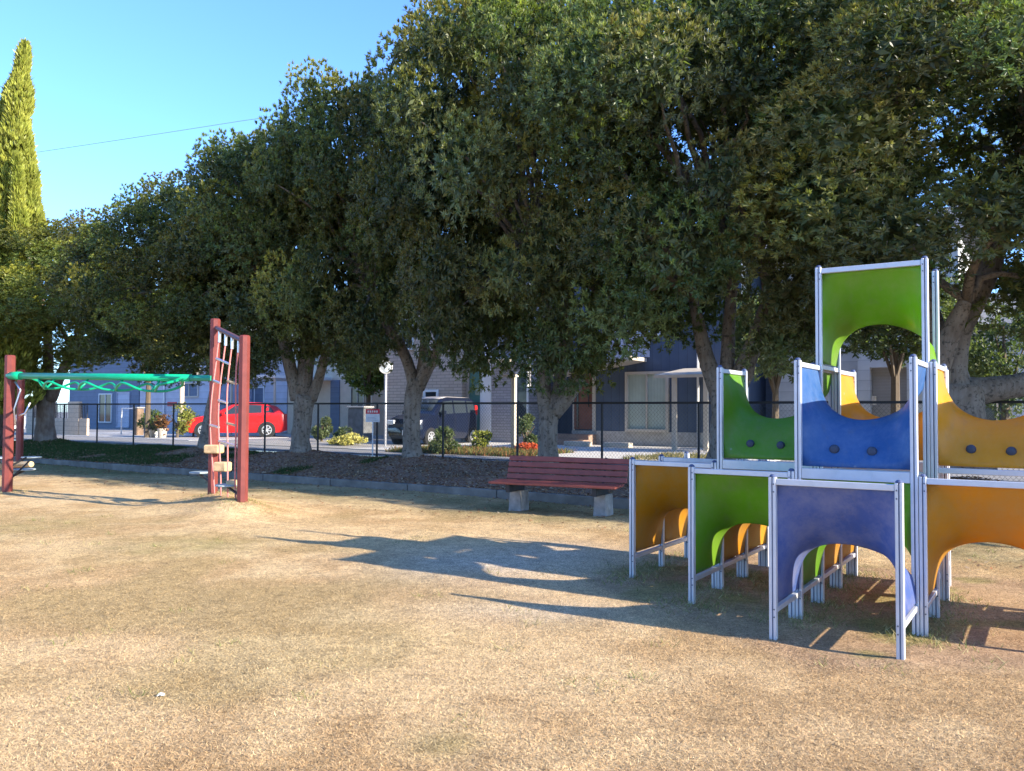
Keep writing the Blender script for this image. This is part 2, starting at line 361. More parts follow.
N=60000; u=RNG.uniform(-30,-13,N); w=KW+.2+3.4*RNG.random(N)**.8; k=(vnoise(u,w,.8,31)+ (u<-19)*.45)>.72; u=u[k]; w=w[k]; x=u*CU+w*SU; y=-u*SU+w*CU
V,Fa,Cc=blades(x,y,.03,.09,.02,.8,np.tile(np.array([[.055,.085,.025]]),(len(u),1))*RNG.uniform(.6,1.6,(len(u),1)), zf=lambda a,b: bed_z(a*CU-b*SU,a*SU+b*CU,a,b))
o=npmesh('weeds',V,Fa,M['blade'],col=Cc); tag(o,'low dark green weeds on the bank in the shade','weeds',kind='stuff')
# kerb: long concrete blocks
m=MB(); uu=-70
while uu<45:
    m.cham(uu,uu+1.985,KW,KW+.15,-.15,.15,.012); uu+=2.0
k=m.build('kerb', plain('weathered_kerb_concrete',(.17,.15,.125),.95,.45,3,0,.8)); k.rotation_euler=(0,0,-TH); k['kind']='structure'
RZ=.36
n=NT('pale_asphalt'); n1=n.noise(120,4,.7); n2=n.noise(.5,5,.6)
n.col(n.mix(n.ramp(n2,[(.35,0.0),(.65,.6)]), n.ramp(n1,[(.3,(.17,.165,.165)),(.7,(.29,.28,.275))]), (.33,.31,.29))).rough(.95).bump(n1,.3,.005); M['road']=n.m
strip('road', M['road'], 15.45, 400, lambda u,w,x,y:0*u+RZ, -400, 300, 20, 20)
n=NT('pale_concrete_yard'); n1=n.noise(60,4,.7); n2=n.noise(.9,5,.6)
n.col(n.mix(n.ramp(n2,[(.35,0.0),(.65,.5)]), n.ramp(n1,[(.3,(.48,.45,.41)),(.7,(.62,.59,.54))]), (.52,.49,.44))).rough(.95); M['yard']=n.m
def slab(name,u0,u1,w0,w1,z0,z1,mat,label=None,cat=None):
    m=MB(); m.box(u0,u1,w0,w1,z0,z1); o=m.build(name,mat); o.rotation_euler=(0,0,-TH)
    if label: tag(o,label,cat)
    else: o['kind']='structure'
    return o
slab('concrete_yard',-17.4,-5.5,17.6,24.9,.2,RZ+.03,M['yard'])
slab('gravel_yard',-24.5,-17.6,17.8,24.9,.2,RZ+.02,plain('yard_gravel',(.34,.31,.27),.95,.3,30))
slab('carport_floor',-40,-27,19,26.9,.2,RZ+.015,plain('carport_concrete',(.40,.39,.38),.95,.15,3))

# ------------------------------------------------------------------ climbing frame
cf = empty('climbing_frame', node(2,0), 'pyramid climbing frame of curved green, blue and yellow panels in aluminium frames on the lawn', 'climbing frame', -TH)
T1,T2,T3 = 1.06,1.866,2.64
# tier ranges: (bottom rail z, top rail z)
TR = {1:(.215,T1),2:(T1+.035,T2),3:(T2+.01,T3)}
def shell_grid(W, D, z0, z1, inv, a=.53, Ns=60, Nr=16, ins=.022):
    hz=z1-z0
    B=[(0,D,0),(0,0,0),(0,0,hz),(W,0,hz),(W,0,0),(W,D,0)]
    L=[0]; 
    for p,q in zip(B,B[1:]): L.append(L[-1]+math.dist(p,q))
    def bp(s):
        x=s*L[-1]
        for k in range(5):
            if x<=L[k+1]+1e-9:
                f=(x-L[k])/(L[k+1]-L[k]); return tuple(B[k][c]*(1-f)+B[k+1][c]*f for c in range(3))
        return B[-1]
    # snap samples so that corners are hit
    G=np.zeros((Ns+1,Nr+1,3)); ss=[]
    cnt=[11,14,10,14,11]
    for k in range(5):
        for i in range(cnt[k]): ss.append((L[k]+(L[k+1]-L[k])*i/cnt[k])/L[-1])
    ss.append(1.0)
    for i,s in enumerate(ss):
        p=bp(s); ph=math.pi*s; sn=math.sin(ph)
        e=(W/2-W/2*math.cos(ph), D*(1-.56*sn**1.9), .05+(hz*a-.05)*sn)
        for r in range(Nr+1):
            f=r/Nr; G[i,r]=[p[c]*(1-f)+e[c]*f for c in range(3)]
    for it in range(900):
        G[1:-1,1:-1]=.25*(G[2:,1:-1]+G[:-2,1:-1]+G[1:-1,2:]+G[1:-1,:-2])
    G[:,:,0]=ins+G[:,:,0]*(W-2*ins)/W
    G[:,:,1]+=ins
    if inv: G[:,:,2]=hz-G[:,:,2]
    G[:,:,2]+=z0
    return G
_gc={}
def add_shell(i,j,tier,mat,inv,label=None):
    z0,z1=TR[tier]; key=(tier,inv)
    if key not in _gc: _gc[key]=shell_grid(SW,SD,z0+.015,z1-.02,inv,{1:.49,2:.55,3:.43}[tier])
    G=_gc[key].copy(); G[:,:,0]+=(i-2)*SW; G[:,:,1]+=j*SD
    a,b=G.shape[:2]; idx=np.arange(a*b).reshape(a,b); q=np.stack([idx[:-1,:-1].ravel(),idx[1:,:-1].ravel(),idx[1:,1:].ravel(),idx[:-1,1:].ravel()],1)
    o=npmesh('panel',G.reshape(-1,3),q,mat,cf,smooth=True); s=o.modifiers.new('solid','SOLIDIFY'); s.thickness=.008; s.offset=0
    if label: o['label']=label
    return o,G
shells=[(0,0,1,'sh_orange',0),(1,-1,1,'sh_green_sat',0),(2,-2,1,'sh_bluegrey',0),(3,-1,1,'sh_orange',0),(4,0,1,'sh_green',0),
        (0,1,1,'sh_orange',0),(1,0,1,'sh_orange',0),(1,1,1,'sh_yellow',0),(2,-1,1,'sh_green',0),(2,0,1,'sh_orange',0),(2,1,1,'sh_orange',0),
        (1,0,2,'sh_green',1),(2,-1,2,'sh_blue',1),(3,0,2,'sh_yellow',1),(2,1,2,'sh_yellow',1),(2,0,3,'sh_green_sat',0)]
lab={'sh_orange':'amber yellow curved panel','sh_green_sat':'bright green curved panel','sh_bluegrey':'faded grey blue arched panel','sh_green':'green curved panel','sh_blue':'blue curved panel','sh_yellow':'yellow curved panel'}
posts={}; rails={}
def need_post(i,side,j,z): posts[(i,side,j)]=max(posts.get((i,side,j),0),z)
PWD=.046
for (i,j,t,mn,inv) in shells:
    o,G=add_shell(i,j,t,M[mn],inv,lab[mn]); zt=TR[t][1]
    for jj in (j,j+1): need_post(i,1,jj,zt); need_post(i+1,-1,jj,zt)
    z0,z1=TR[t]; fz,sz=(z0,z1) if inv else (z1,z0)
    rails[('f',i,j,fz)]=1
    if not inv: rails[('f2',i,j,fz)]=1
    rails[('s',i,1,j,sz)]=1; rails[('s',i+1,-1,j,sz)]=1
    if inv and i<4:                                         # two climbing knobs
        for fu in (.30,.65):
            g=G.reshape(-1,3); tx=(i-2+fu)*SW; tz=z0+.155
            k=np.argmin((g[:,0]-tx)**2+(g[:,2]-tz)**2+ (g[:,1]-j*SD)**2*.3); p=g[k]
            mb=MB(); mb.lathe([(.034,0),(.034,-.012),(.027,-.024),(.012,-.028)],14,(p[0],p[1]-.004,p[2]),'y'); kn=mb.build('knob',M['knob'],o,smooth=False)
for (i,side,j),zt in posts.items():
    x=(i-2)*SW+side*(PWD/2+.002); y=j*SD; h=PWD/2
    mb=MB(); a=h-.007
    # two slotted profiles with a dark groove between
    mb.cham(x-h,x-.004,y-h,y+h,-.25,zt+.01,.003); mb.cham(x+.004,x+h,y-h,y+h,-.25,zt+.01,.003)
    po=mb.build('post',M['alu'],cf)
    mb=MB(); mb.box(x-.0041,x+.0041,y-h+.007,y+h-.007,-.25,zt+.008); mb.build('groove',M['alu_dark'],po)
    mb=MB(); mb.lathe([(h*.95,0),(h*.95,.006),(h*.6,.016),(.004,.018)],12,(x,y,zt+.011)); mb.build('cap',M['cap'],po)
    for z in (zt-.035,zt-.085,.16,.21):
        mb=MB(); mb.lathe([(.0055,0),(.0055,-.004)],8,(x+side*h*.5,y-h,z),'y'); mb.build('bolt',M['bolt'],po)
for k in rails:
    mb=MB()
    if k[0]=='f':
        _,i,j,z=k; x0=(i-2)*SW+PWD+.003; x1=(i-1)*SW-PWD-.003; y=j*SD
        mb.cham(x0,x1,y-.018,y+.018,z-.04,z,.003)
        for q in (1/3,2/3): xx=x0+(x1-x0)*q; mb.box(xx-.002,xx+.002,y-.0195,y-.0175,z-.038,z-.002)
    elif k[0]=='f2':
        _,i,j,z=k; x0=(i-2)*SW+PWD*.5; x1=(i-1)*SW-PWD*.5; y=j*SD
        continue
    else:
        _,i,side,j,z=k; x=(i-2)*SW+side*(PWD/2+.002); y0=j*SD+PWD/2+.002; y1=(j+1)*SD-PWD/2-.002
        mb.cham(x-.017,x+.017,y0,y1,z-.036,z,.003)
    mb.build('rail',M['alu'],cf)

# ------------------------------------------------------------------ bench
def make_bench():
    p0=Vector((-.35,12.35,0)); p1=Vector((1.44,11.47,0)); dd=(p1-p0); L=dd.length; ang=math.atan2(dd.y,dd.x)
    p0.z=.03; b=empty('park_bench',p0,'weathered red slatted park bench on two concrete feet in front of the kerb','bench',ang)
    red=plain('faded_red_bench_slats',(.22,.055,.038),.55,.2,7,0,.15); cn=plain('whitish_concrete_foot',(.27,.26,.24),.9,.35,8,0,.5)
    seat=empty('seat',(0,0,0),None,None); seat.parent=b
    for k in range(4):
        m=MB(); y=.0+k*.105; m.cham(0,L,y,y+.088,.385+.004*k,.42+.004*k,.006); m.build('slat',red,seat)
    back=empty('backrest',(0,0,0),None,None); back.parent=b
    for k in range(4):
        m=MB(); z=.475+k*.09; y=.435+k*.03
        Mx=Matrix.Translation((0,y,z))@Matrix.Rotation(R(-18),4,'X'); m.cham(.1,L+.03,-.014,.014,-.038,.04,.005,Mx); m.build('slat',red,back)
    for fx in (.3,L-.33):
        m=MB(); m.prism([(fx-.12,-.15),(fx+.10,-.15),(fx+.08,.27),(fx-.09,.27)],.30,.62); bevel(m.build('foot',cn,b),.012)
        m=MB(); m.box(fx-.03,fx+.03,.05,.58,.265,.384); m.tube([(fx,.36,.38),(fx,.45,.45),(fx,.56,.79)],.02,6); m.build('bracket',M['black'],b)
    return b
make_bench()

# ------------------------------------------------------------------ red posts, ladder and monkey bar
pl = empty('rope_ladder_and_monkey_bar', (RP+LP)/2, 'tall red posts with pink rope ladder, joined by a green overhead bar at left', 'play equipment')
o0=(RP+LP)/2
def hexpost(p,z0,z1,r,ang=.3):
    m=MB(); q=p-o0
    prof=[(r,z0),(r,z1-.02),(r*.8,z1)]
    m.lathe(prof,8,(q.x,q.y,0)); o=m.build('post',M['redpost'],pl); return o
hexpost(RP,-.1,2.56,.078); hexpost(LP,-.1,2.91,.078); hexpost(FP,-.1,2.48,.09); hexpost(BP,-.1,2.46,.085)
def P(v): return tuple(Vector(v)-o0)
A_=Vector((LP.x,LP.y,2.78)); B_=Vector((RP.x,RP.y,2.47))
m=MB(); m.tube([P(A_),P(B_)],.038,8); m.build('top_rail',plain('dark_brown_steel',(.12,.05,.05),.5),pl)
ropes=[]
for k in range(4):
    f=.16+.22*k; top=A_.lerp(B_,f); bot=LP.lerp(RP,.12+.25*k); bot=Vector((bot.x-.02,bot.y,.12)); pts=[]
    for s in range(13):
        g=s/12; p=top.lerp(bot,g); bow=math.sin(math.pi*g); p=p+Vector((-.05*bow*(1-.35*k)-.04*bow,.0,0)); p.x+=.012*math.sin(g*9+k); pts.append(p)
    ropes.append(pts); m=MB(); m.tube([P(p) for p in pts],.0125,6); r_=m.build('rope',M['rope'],pl,smooth=True)
    m=MB(); m.tube([P(top),P(top-Vector((0,0,.2)))],.024,8); m.build('clamp',M['chrome'],r_)
def at_rope(k,g): 
    pts=ropes[k]; x=g*12; i=min(int(x),11); return pts[i].lerp(pts[i+1],x-i)
for (k0,k1,g,sx,sz) in ((0,0,.70,.17,.13),(0,2,.79,.13,.14),(2,3,.87,.08,.10)):
    a=at_rope(k0,g); b=at_rope(k1,g); c=(a+b)/2; c.z=a.z*.5+b.z*.5
    c.x+=.04
    m=MB(); m.cham(-sx/2-.04,sx/2+.04,-.09,.09,-sz/2,sz/2,.015,Matrix.Translation(P(c))@Matrix.Rotation(R(-14),4,'Z')); m.build('wood_foothold',M['wood'],pl)
for (k0,k1,g) in ((2,3,.27),(0,1,.3),(2,3,.52),(1,2,.40),(0,1,.56),(1,3,.64),(0,2,.17)):
    a=at_rope(k0,g); b=at_rope(k1,g); m=MB(); m.tube([P(a),P(b)],.02,6); m.build('rope_clip',M['wood'] if k0==2 else M['chrome'],pl)
def plate(c,r,to):
    c=Vector(c); m=MB(); q=P(c); m.lathe([(r*.9,-.03),(r,-.02),(r,-.004),(r*.96,0)],22,q); o=m.build('step_plate',M['stepplate'],pl)
    m=MB(); m.tube([P(c-Vector((0,0,.035))),P(Vector((to.x,to.y,c.z-.16)))],.02,6); m.build('bracket',M['black'],o)
def pxp(px,py,d): return Vector(((px-512)/F*d,d,H-(py-horizon(px))/F*d))
plate(pxp(229,484,11.9),.175,RP); plate(pxp(200.5,471.5,13.1),.15,LP)
plate(pxp(26,468.5,15.3),.19,FP); plate(pxp(2,457,16.0),.2,FP); plate(pxp(33,456.5,18.6),.21,BP)
m=MB(); a=pxp(15,464.5,15.9); b=pxp(33,464,15.6); m.tube([P(a),P(b)],.055,8); m.build('wood_foothold',M['wood'],pl)
m=MB(); a=pxp(-6,466.5,15.6); b=pxp(3,466.5,15.4); m.tube([P(a),P(b)],.06,8); m.build('wood_foothold',M['wood'],pl)
m=MB(); a=pxp(13,470,15.0); b=Vector((a.x+.25,a.y+.2,.05)); m.tube([P(Vector((FP.x+.03,FP.y,.45))),P(Vector((FP.x+.28,FP.y+.1,.62)))],.018,6); m.tube([P(Vector((FP.x+.03,FP.y,.2))),P(Vector((FP.x+.3,FP.y+.15,.55)))],.015,6); m.build('bracket',M['black'],pl)
m=MB(); m.tube([P((FP.x+.1,FP.y-.02,2.0)),P((FP.x+.2,FP.y,1.85)),P((FP.x+.09,FP.y,1.5)),P((FP.x+.12,FP.y,1.2))],.018,6); m.tube([P((FP.x+.2,FP.y-.03,1.38)),P((FP.x+.31,FP.y-.03,1.42)),P((FP.x+.4,FP.y-.03,1.62))],.016,6); m.build('hand_grip',M['chrome'],pl,smooth=True)
# overhead bar
b0=Vector((FP.x+.03,FP.y-.03,2.105)); b1=Vector((LP.x-.02,LP.y-.06,1.985)); bd=(b1-b0).normalized(); bn=Vector((-bd.y,bd.x,0)); BL=(b1-b0).length
bar=MB(); bar.tube([P(b0),P(b1-bd*.45)],.058,12); bo=bar.build('overhead_bar',M['green_tube'],pl,smooth=True)
m=MB(); m.tube([P(b0-bd*.03),P(b0+bd*.3)],.075,12); m.build('sleeve',M['green_tube'],bo,smooth=True)
m=MB(); m.tube([P(b1-bd*.46),P(b1)],.045,8); m.build('end_bracket',plain('green_bracket',(.01,.25,.16),.5),bo)
per=.93; x0=.42; nW=5
for sgn in (1,-1):
    pts=[]
    S0=x0+(.0 if sgn>0 else .38); S1=BL-.62
    for k in range(81):
        g=k/80; s=S0+(S1-S0)*g; sw_=math.sin(math.pi*(s-x0)/per*1.0+1.2); amp=.24*sw_*sgn
        end=min(1,g*14,(1-g)*14); dz=(-.22+.12*abs(sw_)**3)*math.sin(end*math.pi/2)
        pts.append(P(b0+bd*s+bn*amp*end+Vector((0,0,dz-.0))))
    m=MB(); m.tube(pts,.021,8); m.build('wavy_grip',M['green_tube'],bo,smooth=True)
for k in range(4):
    s=x0+.93*(k+.98)*.94
    m=MB(); m.tube([P(b0+bd*s-Vector((0,0,.03))),P(b0+bd*s-bn*.06-Vector((0,0,.12))),P(b0+bd*s-bn*.15-Vector((0,0,.2)))],.018,7); m.build('hanger',M['green_tube'],bo,smooth=True)

# ------------------------------------------------------------------ fence
FW=15.2
fe=empty('chain_link_fence',pw(-10,FW,RZ),'dark chain link fence along the bed between the park and the road','fence',-TH)
u=-36.93; k=0
while u<8:
    m=MB(); m.cham(u-.02,u+.02,-.02+.0,.02,-.35,1.33,.004,Matrix.Translation((10,0,0))); m.build('post',M['fence'],fe); u+=2.08
m=MB(); m.cham(-26.5,18,-.03,.018,1.30,1.345,.004); m.build('top_rail',M['fence'],fe)
m=MB(); m.cham(-26.5,18,-.012,.012,.66,.68,.002) if False else m.cham(-26.5,18,-.008,.008,.05,.066,.002); m.build('bottom_wire',M['fence'],fe)
V=[];Q=[]
uu=np.arange(-27.5,18,.075); h=1.25; wd=.0026
for s in (1,-1):
    for a in uu:
        b=len(V); x1=a+s*h*.9
        V+= [(a-wd,s*.003,.05),(a+wd,s*.003,.05),(x1+wd,s*.003,.05+h),(x1-wd,s*.003,.05+h)]; Q.append((b,b+1,b+2,b+3))
npmesh('wire_mesh',V,Q,M['mesh'],fe)

# ------------------------------------------------------------------ trees
def leaves(centers, normals, per, L, Wd, spread, up=.35, colA=(1,1,1), cvar=.35, lenj=.5):
    """rosettes of narrow leaves on shoots"""
    N=len(centers); c=np.repeat(centers,per,axis=0); nn=np.repeat(normals,per,axis=0)
    rnd=RNG.normal(size=(N*per,3)); d=nn*(.55)+rnd*spread; d[:,2]+=up; d/=np.linalg.norm(d,axis=1)[:,None]+1e-9
    side=np.cross(d,nn+np.array([0,0,.5])+RNG.normal(size=(N*per,3))*.55); side/=np.linalg.norm(side,axis=1)[:,None]+1e-9
    l=L*RNG.uniform(1-lenj,1+lenj,N*per); w=Wd*RNG.uniform(.7,1.3,N*per)
    mid=c+d*(l*.5)[:,None]; V=np.stack([c, mid+side*(w/2)[:,None], c+d*l[:,None], mid-side*(w/2)[:,None]],1).reshape(-1,3)
    cl=np.repeat(RNG.uniform(1-cvar,1+cvar,N),per)*RNG.uniform(.8,1.2,N*per)
    cc=np.stack([cl*colA[0],cl*colA[1],cl*colA[2]],1); cc=np.repeat(cc,4,axis=0)
    return V,cc
def crown_mesh(name, mat, seed, nl=74, per=18, dens=125, ru=2.2, rw=4.2, rz=3.3, L=.080, Wd=.023):
    """crown around the origin: lumps of foliage over an egg, hollow below the middle; leaves in park axes"""
    global RNG; RNG=np.random.default_rng(seed)
    Vs=[];Cs=[]
    pts=[]
    tries=0
    while len(pts)<nl and tries<9000:
        tries+=1
        d=RNG.normal(size=3); d/=np.linalg.norm(d)
        if d[2]<-.88 or (d[2]<-.48 and abs(d[0])<.42 and abs(d[1])<.8): continue
        rr=RNG.uniform(.80,.98) if RNG.random()<.88 else RNG.uniform(.35,.7)
        if abs(d[0]*rr)<.46 and -.45<d[2]*rr<.22 and RNG.random()<.93: continue
        p=d*rr*(1 if d[2]>0 else .96)
        q=np.array([p[0]*ru,p[1]*rw,p[2]*rz])
        if all(np.linalg.norm(q-o)>.88 for o,_ in pts): pts.append((q,RNG.uniform(.6,1.08)))
    for q,r in pts:
        nc=int(dens*r*r*4.2); d=RNG.normal(size=(nc,3)); d/=np.linalg.norm(d,axis=1)[:,None]
        outv=q/np.array([ru,rw,rz]); outv/=np.linalg.norm(outv)+1e-9
        keep=((d@outv>-.25)|(RNG.random(nc)<.3))&((d[:,2]>-.5)|(RNG.random(nc)<.6)); d=d[keep]
        bump=1+.22*np.sin(d[:,0]*5+seed)*np.sin(d[:,1]*6+1)*np.sin(d[:,2]*5+2)
        c=q+d*(r*bump*RNG.uniform(.80,1.05,len(d)))[:,None]*np.array([1,1,.82])
        tint=RNG.uniform(.55,1.25); warm=RNG.uniform(.85,1.2)
        V,C=leaves(c,d*.8+outv*.35,per,L,Wd,.48,.30,(tint*warm,tint,tint*RNG.uniform(.7,1.1)))
        sunlit_top=np.repeat(np.clip(d[:,2]*.7+.3*(d@outv),0,1),per*4)[:,None]; C=C*(1+sunlit_top*np.array([1.05,.72,.08])); Vs.append(V);Cs.append(C)  # sunlit tops painted in: upward leaves coloured brighter and yellower
        nc=int(30*r*r*4); dd=RNG.normal(size=(nc,3)); dd/=np.linalg.norm(dd,axis=1)[:,None]
        V,C=leaves(q+dd*(r*.5*RNG.random(nc)**.4)[:,None],dd,8,L*1.7,Wd*2.4,.8,.1,(tint,tint,tint)); Vs.append(V);Cs.append(C)
    V=np.concatenate(Vs); C=np.concatenate(Cs); Q=np.arange(len(V)).reshape(-1,4)
    o=npmesh(name,V,Q,mat,col=C); me=o.data; bpy.data.objects.remove(o); return me, [p for p,_ in pts]
M['leafA']=leafmat('dark_evergreen_leaves',(.064,.100,.046),(.175,.195,.080),.34)
M['leafgold']=leafmat('olive_leaves_painted_sunlit',(.10,.14,.035),(.18,.21,.06),.25)  # sunlight on one crown put into a brighter, yellower leaf colour
M['leafcon']=leafmat('conifer_foliage',(.17,.20,.03),(.34,.34,.06),.15,1.5)
M['leafshrub']=leafmat('shrub_leaves',(.06,.10,.02),(.16,.19,.04),.25,2)
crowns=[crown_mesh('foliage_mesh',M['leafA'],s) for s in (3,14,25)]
def branch_set(m, start, targets, r0, seed):
    rs=random.Random(seed)
    for t in targets:
        t=Vector(t); s=Vector(start); n=6; pts=[]; rad=[]
        for i in range(n+1):
            g=i/n; p=s.lerp(t,g); p+=Vector((rs.uniform(-.12,.12),rs.uniform(-.12,.12),.35*math.sin(math.pi*g)))*(0 if i in (0,n) else 1); pts.append(p); rad.append(r0*(1-g)**.8+.012)
        m.tube(pts,rad,6,wob=.08)
TDEF={ # limbs in pixels of the photograph at the tree's own distance: list of (path, radii in metres, depth drift)
 'E':dict(base=(46,440),limbs=[([(46,446),(46,425),(46,400),(45,392)],[.40,.29,.28,.30],0),([(44,398),(36,380),(24,350)],[.26,.2,.15],.5),([(50,398),(58,380),(72,350)],[.24,.18,.13],-.4),([(46,398),(48,370),(46,330)],[.22,.18,.12],.2)],
   crown=(0,(1.5,.8,.80),5.1,20),gold=True),
 'D':dict(limbs=[([(206,450),(208,430),(214,395),(219,375)],[.24,.17,.15,.15],0),([(219,377),(228,350),(240,325),(250,290)],[.15,.14,.13,.1],-.3),([(216,380),(206,340),(198,300)],[.12,.1,.07],.6)],
   crown=(1,(1.2,.78,.78),4.75,170)),
 'C':dict(limbs=[([(301,460),(301,440),(303,415),(305,396)],[.33,.225,.235,.27],0),([(297,400),(292,375),(284,345),(280,320),(262,280)],[.16,.16,.16,.14,.09],.1),([(304,400),(308,370),(312,345),(318,300)],[.18,.13,.13,.09],.25),([(311,400),(320,375),(326,350),(345,320)],[.15,.12,.12,.08],-.4),([(300,395),(304,360),(308,300)],[.18,.15,.1],.5)],
   crown=(2,(1.0,.78,.93),5.0,0)),
 'B':dict(limbs=[([(413,462),(412,445),(412,420),(413,395),(417,380)],[.28,.205,.195,.2,.2],0),([(415,388),(407,360),(397,340),(384,322),(372,290)],[.15,.13,.13,.11,.07],.2),([(418,388),(427,368),(436,355),(448,320)],[.16,.15,.12,.08],-.3),([(420,385),(424,350),(428,300)],[.14,.11,.08],.4)],
   crown=(0,(.92,.78,1.02),5.6,150)),
 'A':dict(limbs=[([(549,470),(548,450),(548,425),(550,408)],[.25,.205,.195,.22],0),([(547,412),(543,390),(545,365),(552,330),(540,270)],[.16,.15,.14,.11,.07],.3),([(553,412),(568,396),(578,378),(586,355),(600,300)],[.2,.16,.16,.14,.08],-.3),([(552,408),(560,385),(564,350),(566,290)],[.14,.13,.12,.08],.5)],
   crown=(1,(1.06,.8,1.24),5.9,-10)),
 'F':dict(limbs=[([(727,470),(727,440),(726,415),(726,395)],[.4,.3,.26,.26],0),([(723,400),(713,378),(704,350),(694,300)],[.19,.16,.14,.09],.2),([(730,400),(742,375),(752,350),(768,300)],[.21,.19,.16,.1],-.2),([(727,398),(728,340),(735,260)],[.15,.12,.09],.4)],
   crown=(2,(1.05,.8,1.1),5.6,175)),
 'G':dict(limbs=[([(962,470),(960,440),(958,400),(958,385)],[.48,.4,.37,.36],0),([(955,400),(950,370),(958,330),(985,280),(1003,235),(1030,190)],[.3,.24,.2,.19,.15,.1],.0),([(945,395),(938,370),(955,325),(968,300)],[.17,.16,.14,.1],-.5),([(962,392),(990,390),(1024,384),(1075,372),(1130,340)],[.24,.2,.18,.17,.1],-.2),([(952,380),(925,300),(905,220),(895,160)],[.2,.16,.12,.08],.5)],
   crown=(0,(1.15,.82,.95),5.5,20)),
 'H':dict(limbs=[([(1380,470),(1380,400),(1380,370)],[.4,.33,.3],0),([(1380,375),(1400,250),(1390,150)],[.25,.16,.1],.2)],crown=(1,(1.0,.8,.66),4.6,160)),
 'I':dict(limbs=[],crown=(2,(1.0,.8,.56),4.4,10)),
}
TLAB={'E':'olive leaved tree with forked trunk behind the left red post','D':'evergreen tree with a thin leaning trunk beside the red car','C':'thick many stemmed evergreen tree right of the rope ladder',
 'B':'spotted trunk evergreen in front of the dark compact car, forking in a V','A':'evergreen tree whose pale forked trunk rises behind the bench','F':'evergreen tree rising behind the green raised panel, between bench and tower',
 'G':'stout evergreen tree with heavy low side limb right of the tower','H':'evergreen tree off the right end of the row','I':'evergreen tree farthest right beyond the frame'}
def make_tree(key,u,w):
    base=pw(u,w,.33); d0=base.y; t=TDEF[key]
    if key in 'HI': base.z=.33
    e=empty('evergreen_tree',base,TLAB[key],'tree',0,'evergreen trees in a row along the fence')
    m=MB(); ends=[]
    pxs=(base.x/d0*F+512)
    if t['limbs']:
        shift=pxs-t['limbs'][0][0][0][0]
        for path,rad,dr in t['limbs']:
            pts=[];n=len(path)
            for i,(px,py) in enumerate(path):
                dd=dr*i/(n-1) if dr else 0
                p=Vector(((px+ (shift if key in 'HI' else 0)-512)/F*(d0+dd), d0+dd, H-(py-horizon(min(px,1024)))/F*(d0+dd)))-base; pts.append(p)
            # refine
            fine=[];fr=[]
            for i in range(n-1):
                for s in range(4):
                    g=s/4; fine.append(pts[i].lerp(pts[i+1],g)); fr.append(rad[i]*(1-g)+rad[i+1]*g)
            fine.append(pts[-1]); fr.append(rad[-1])
            sm=[fine[0]]+[(fine[i-1]+fine[i]*2+fine[i+1])/4 for i in range(1,len(fine)-1)]+[fine[-1]]
            m.tube(sm,fr,12,wob=.07)
            if path[-1][1]<395 and len(t['limbs'])>1: ends.append((sm[-1],fr[-1]))
    else:
        m.tube([(0,0,-.3),(0,0,1),(.1,0,2.2),(0,.1,4)],[.45,.33,.3,.2],10,wob=.07); ends=[(Vector((0,.1,4)),.2)]
    me,lumps=crowns[t['crown'][0]]; s=t['crown'][1]; zc=t['crown'][2]; ang=-TH+R(t['crown'][3])
    rm=Matrix.Rotation(ang,3,'Z')
    off=-SW_V*.5
    tg=[rm@Vector((p[0]*s[0],p[1]*s[1],p[2]*s[2]))+off+Vector((0,0,zc-.33)) for p in lumps]
    if ends:
        used=0
        for i,p in enumerate(tg):
            st,r=min(ends,key=lambda q:(q[0]-p).length)
            if p.z>st.z-1.2 and (i%2==0): branch_set(m,st,[p*.92+st*.08],min(r*.7,.065),i)
    tr=m.build('trunk',M['bark2'] if key in 'E' else M['bark'],e,smooth=True,fix=False)
    if t.get('gold'):
        me=me.copy(); me.materials[0]=M['leafgold']
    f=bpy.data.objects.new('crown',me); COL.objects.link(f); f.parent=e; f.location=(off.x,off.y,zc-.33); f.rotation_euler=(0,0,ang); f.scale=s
    return e
for key,u,w in TREES: make_tree(key,u,w)

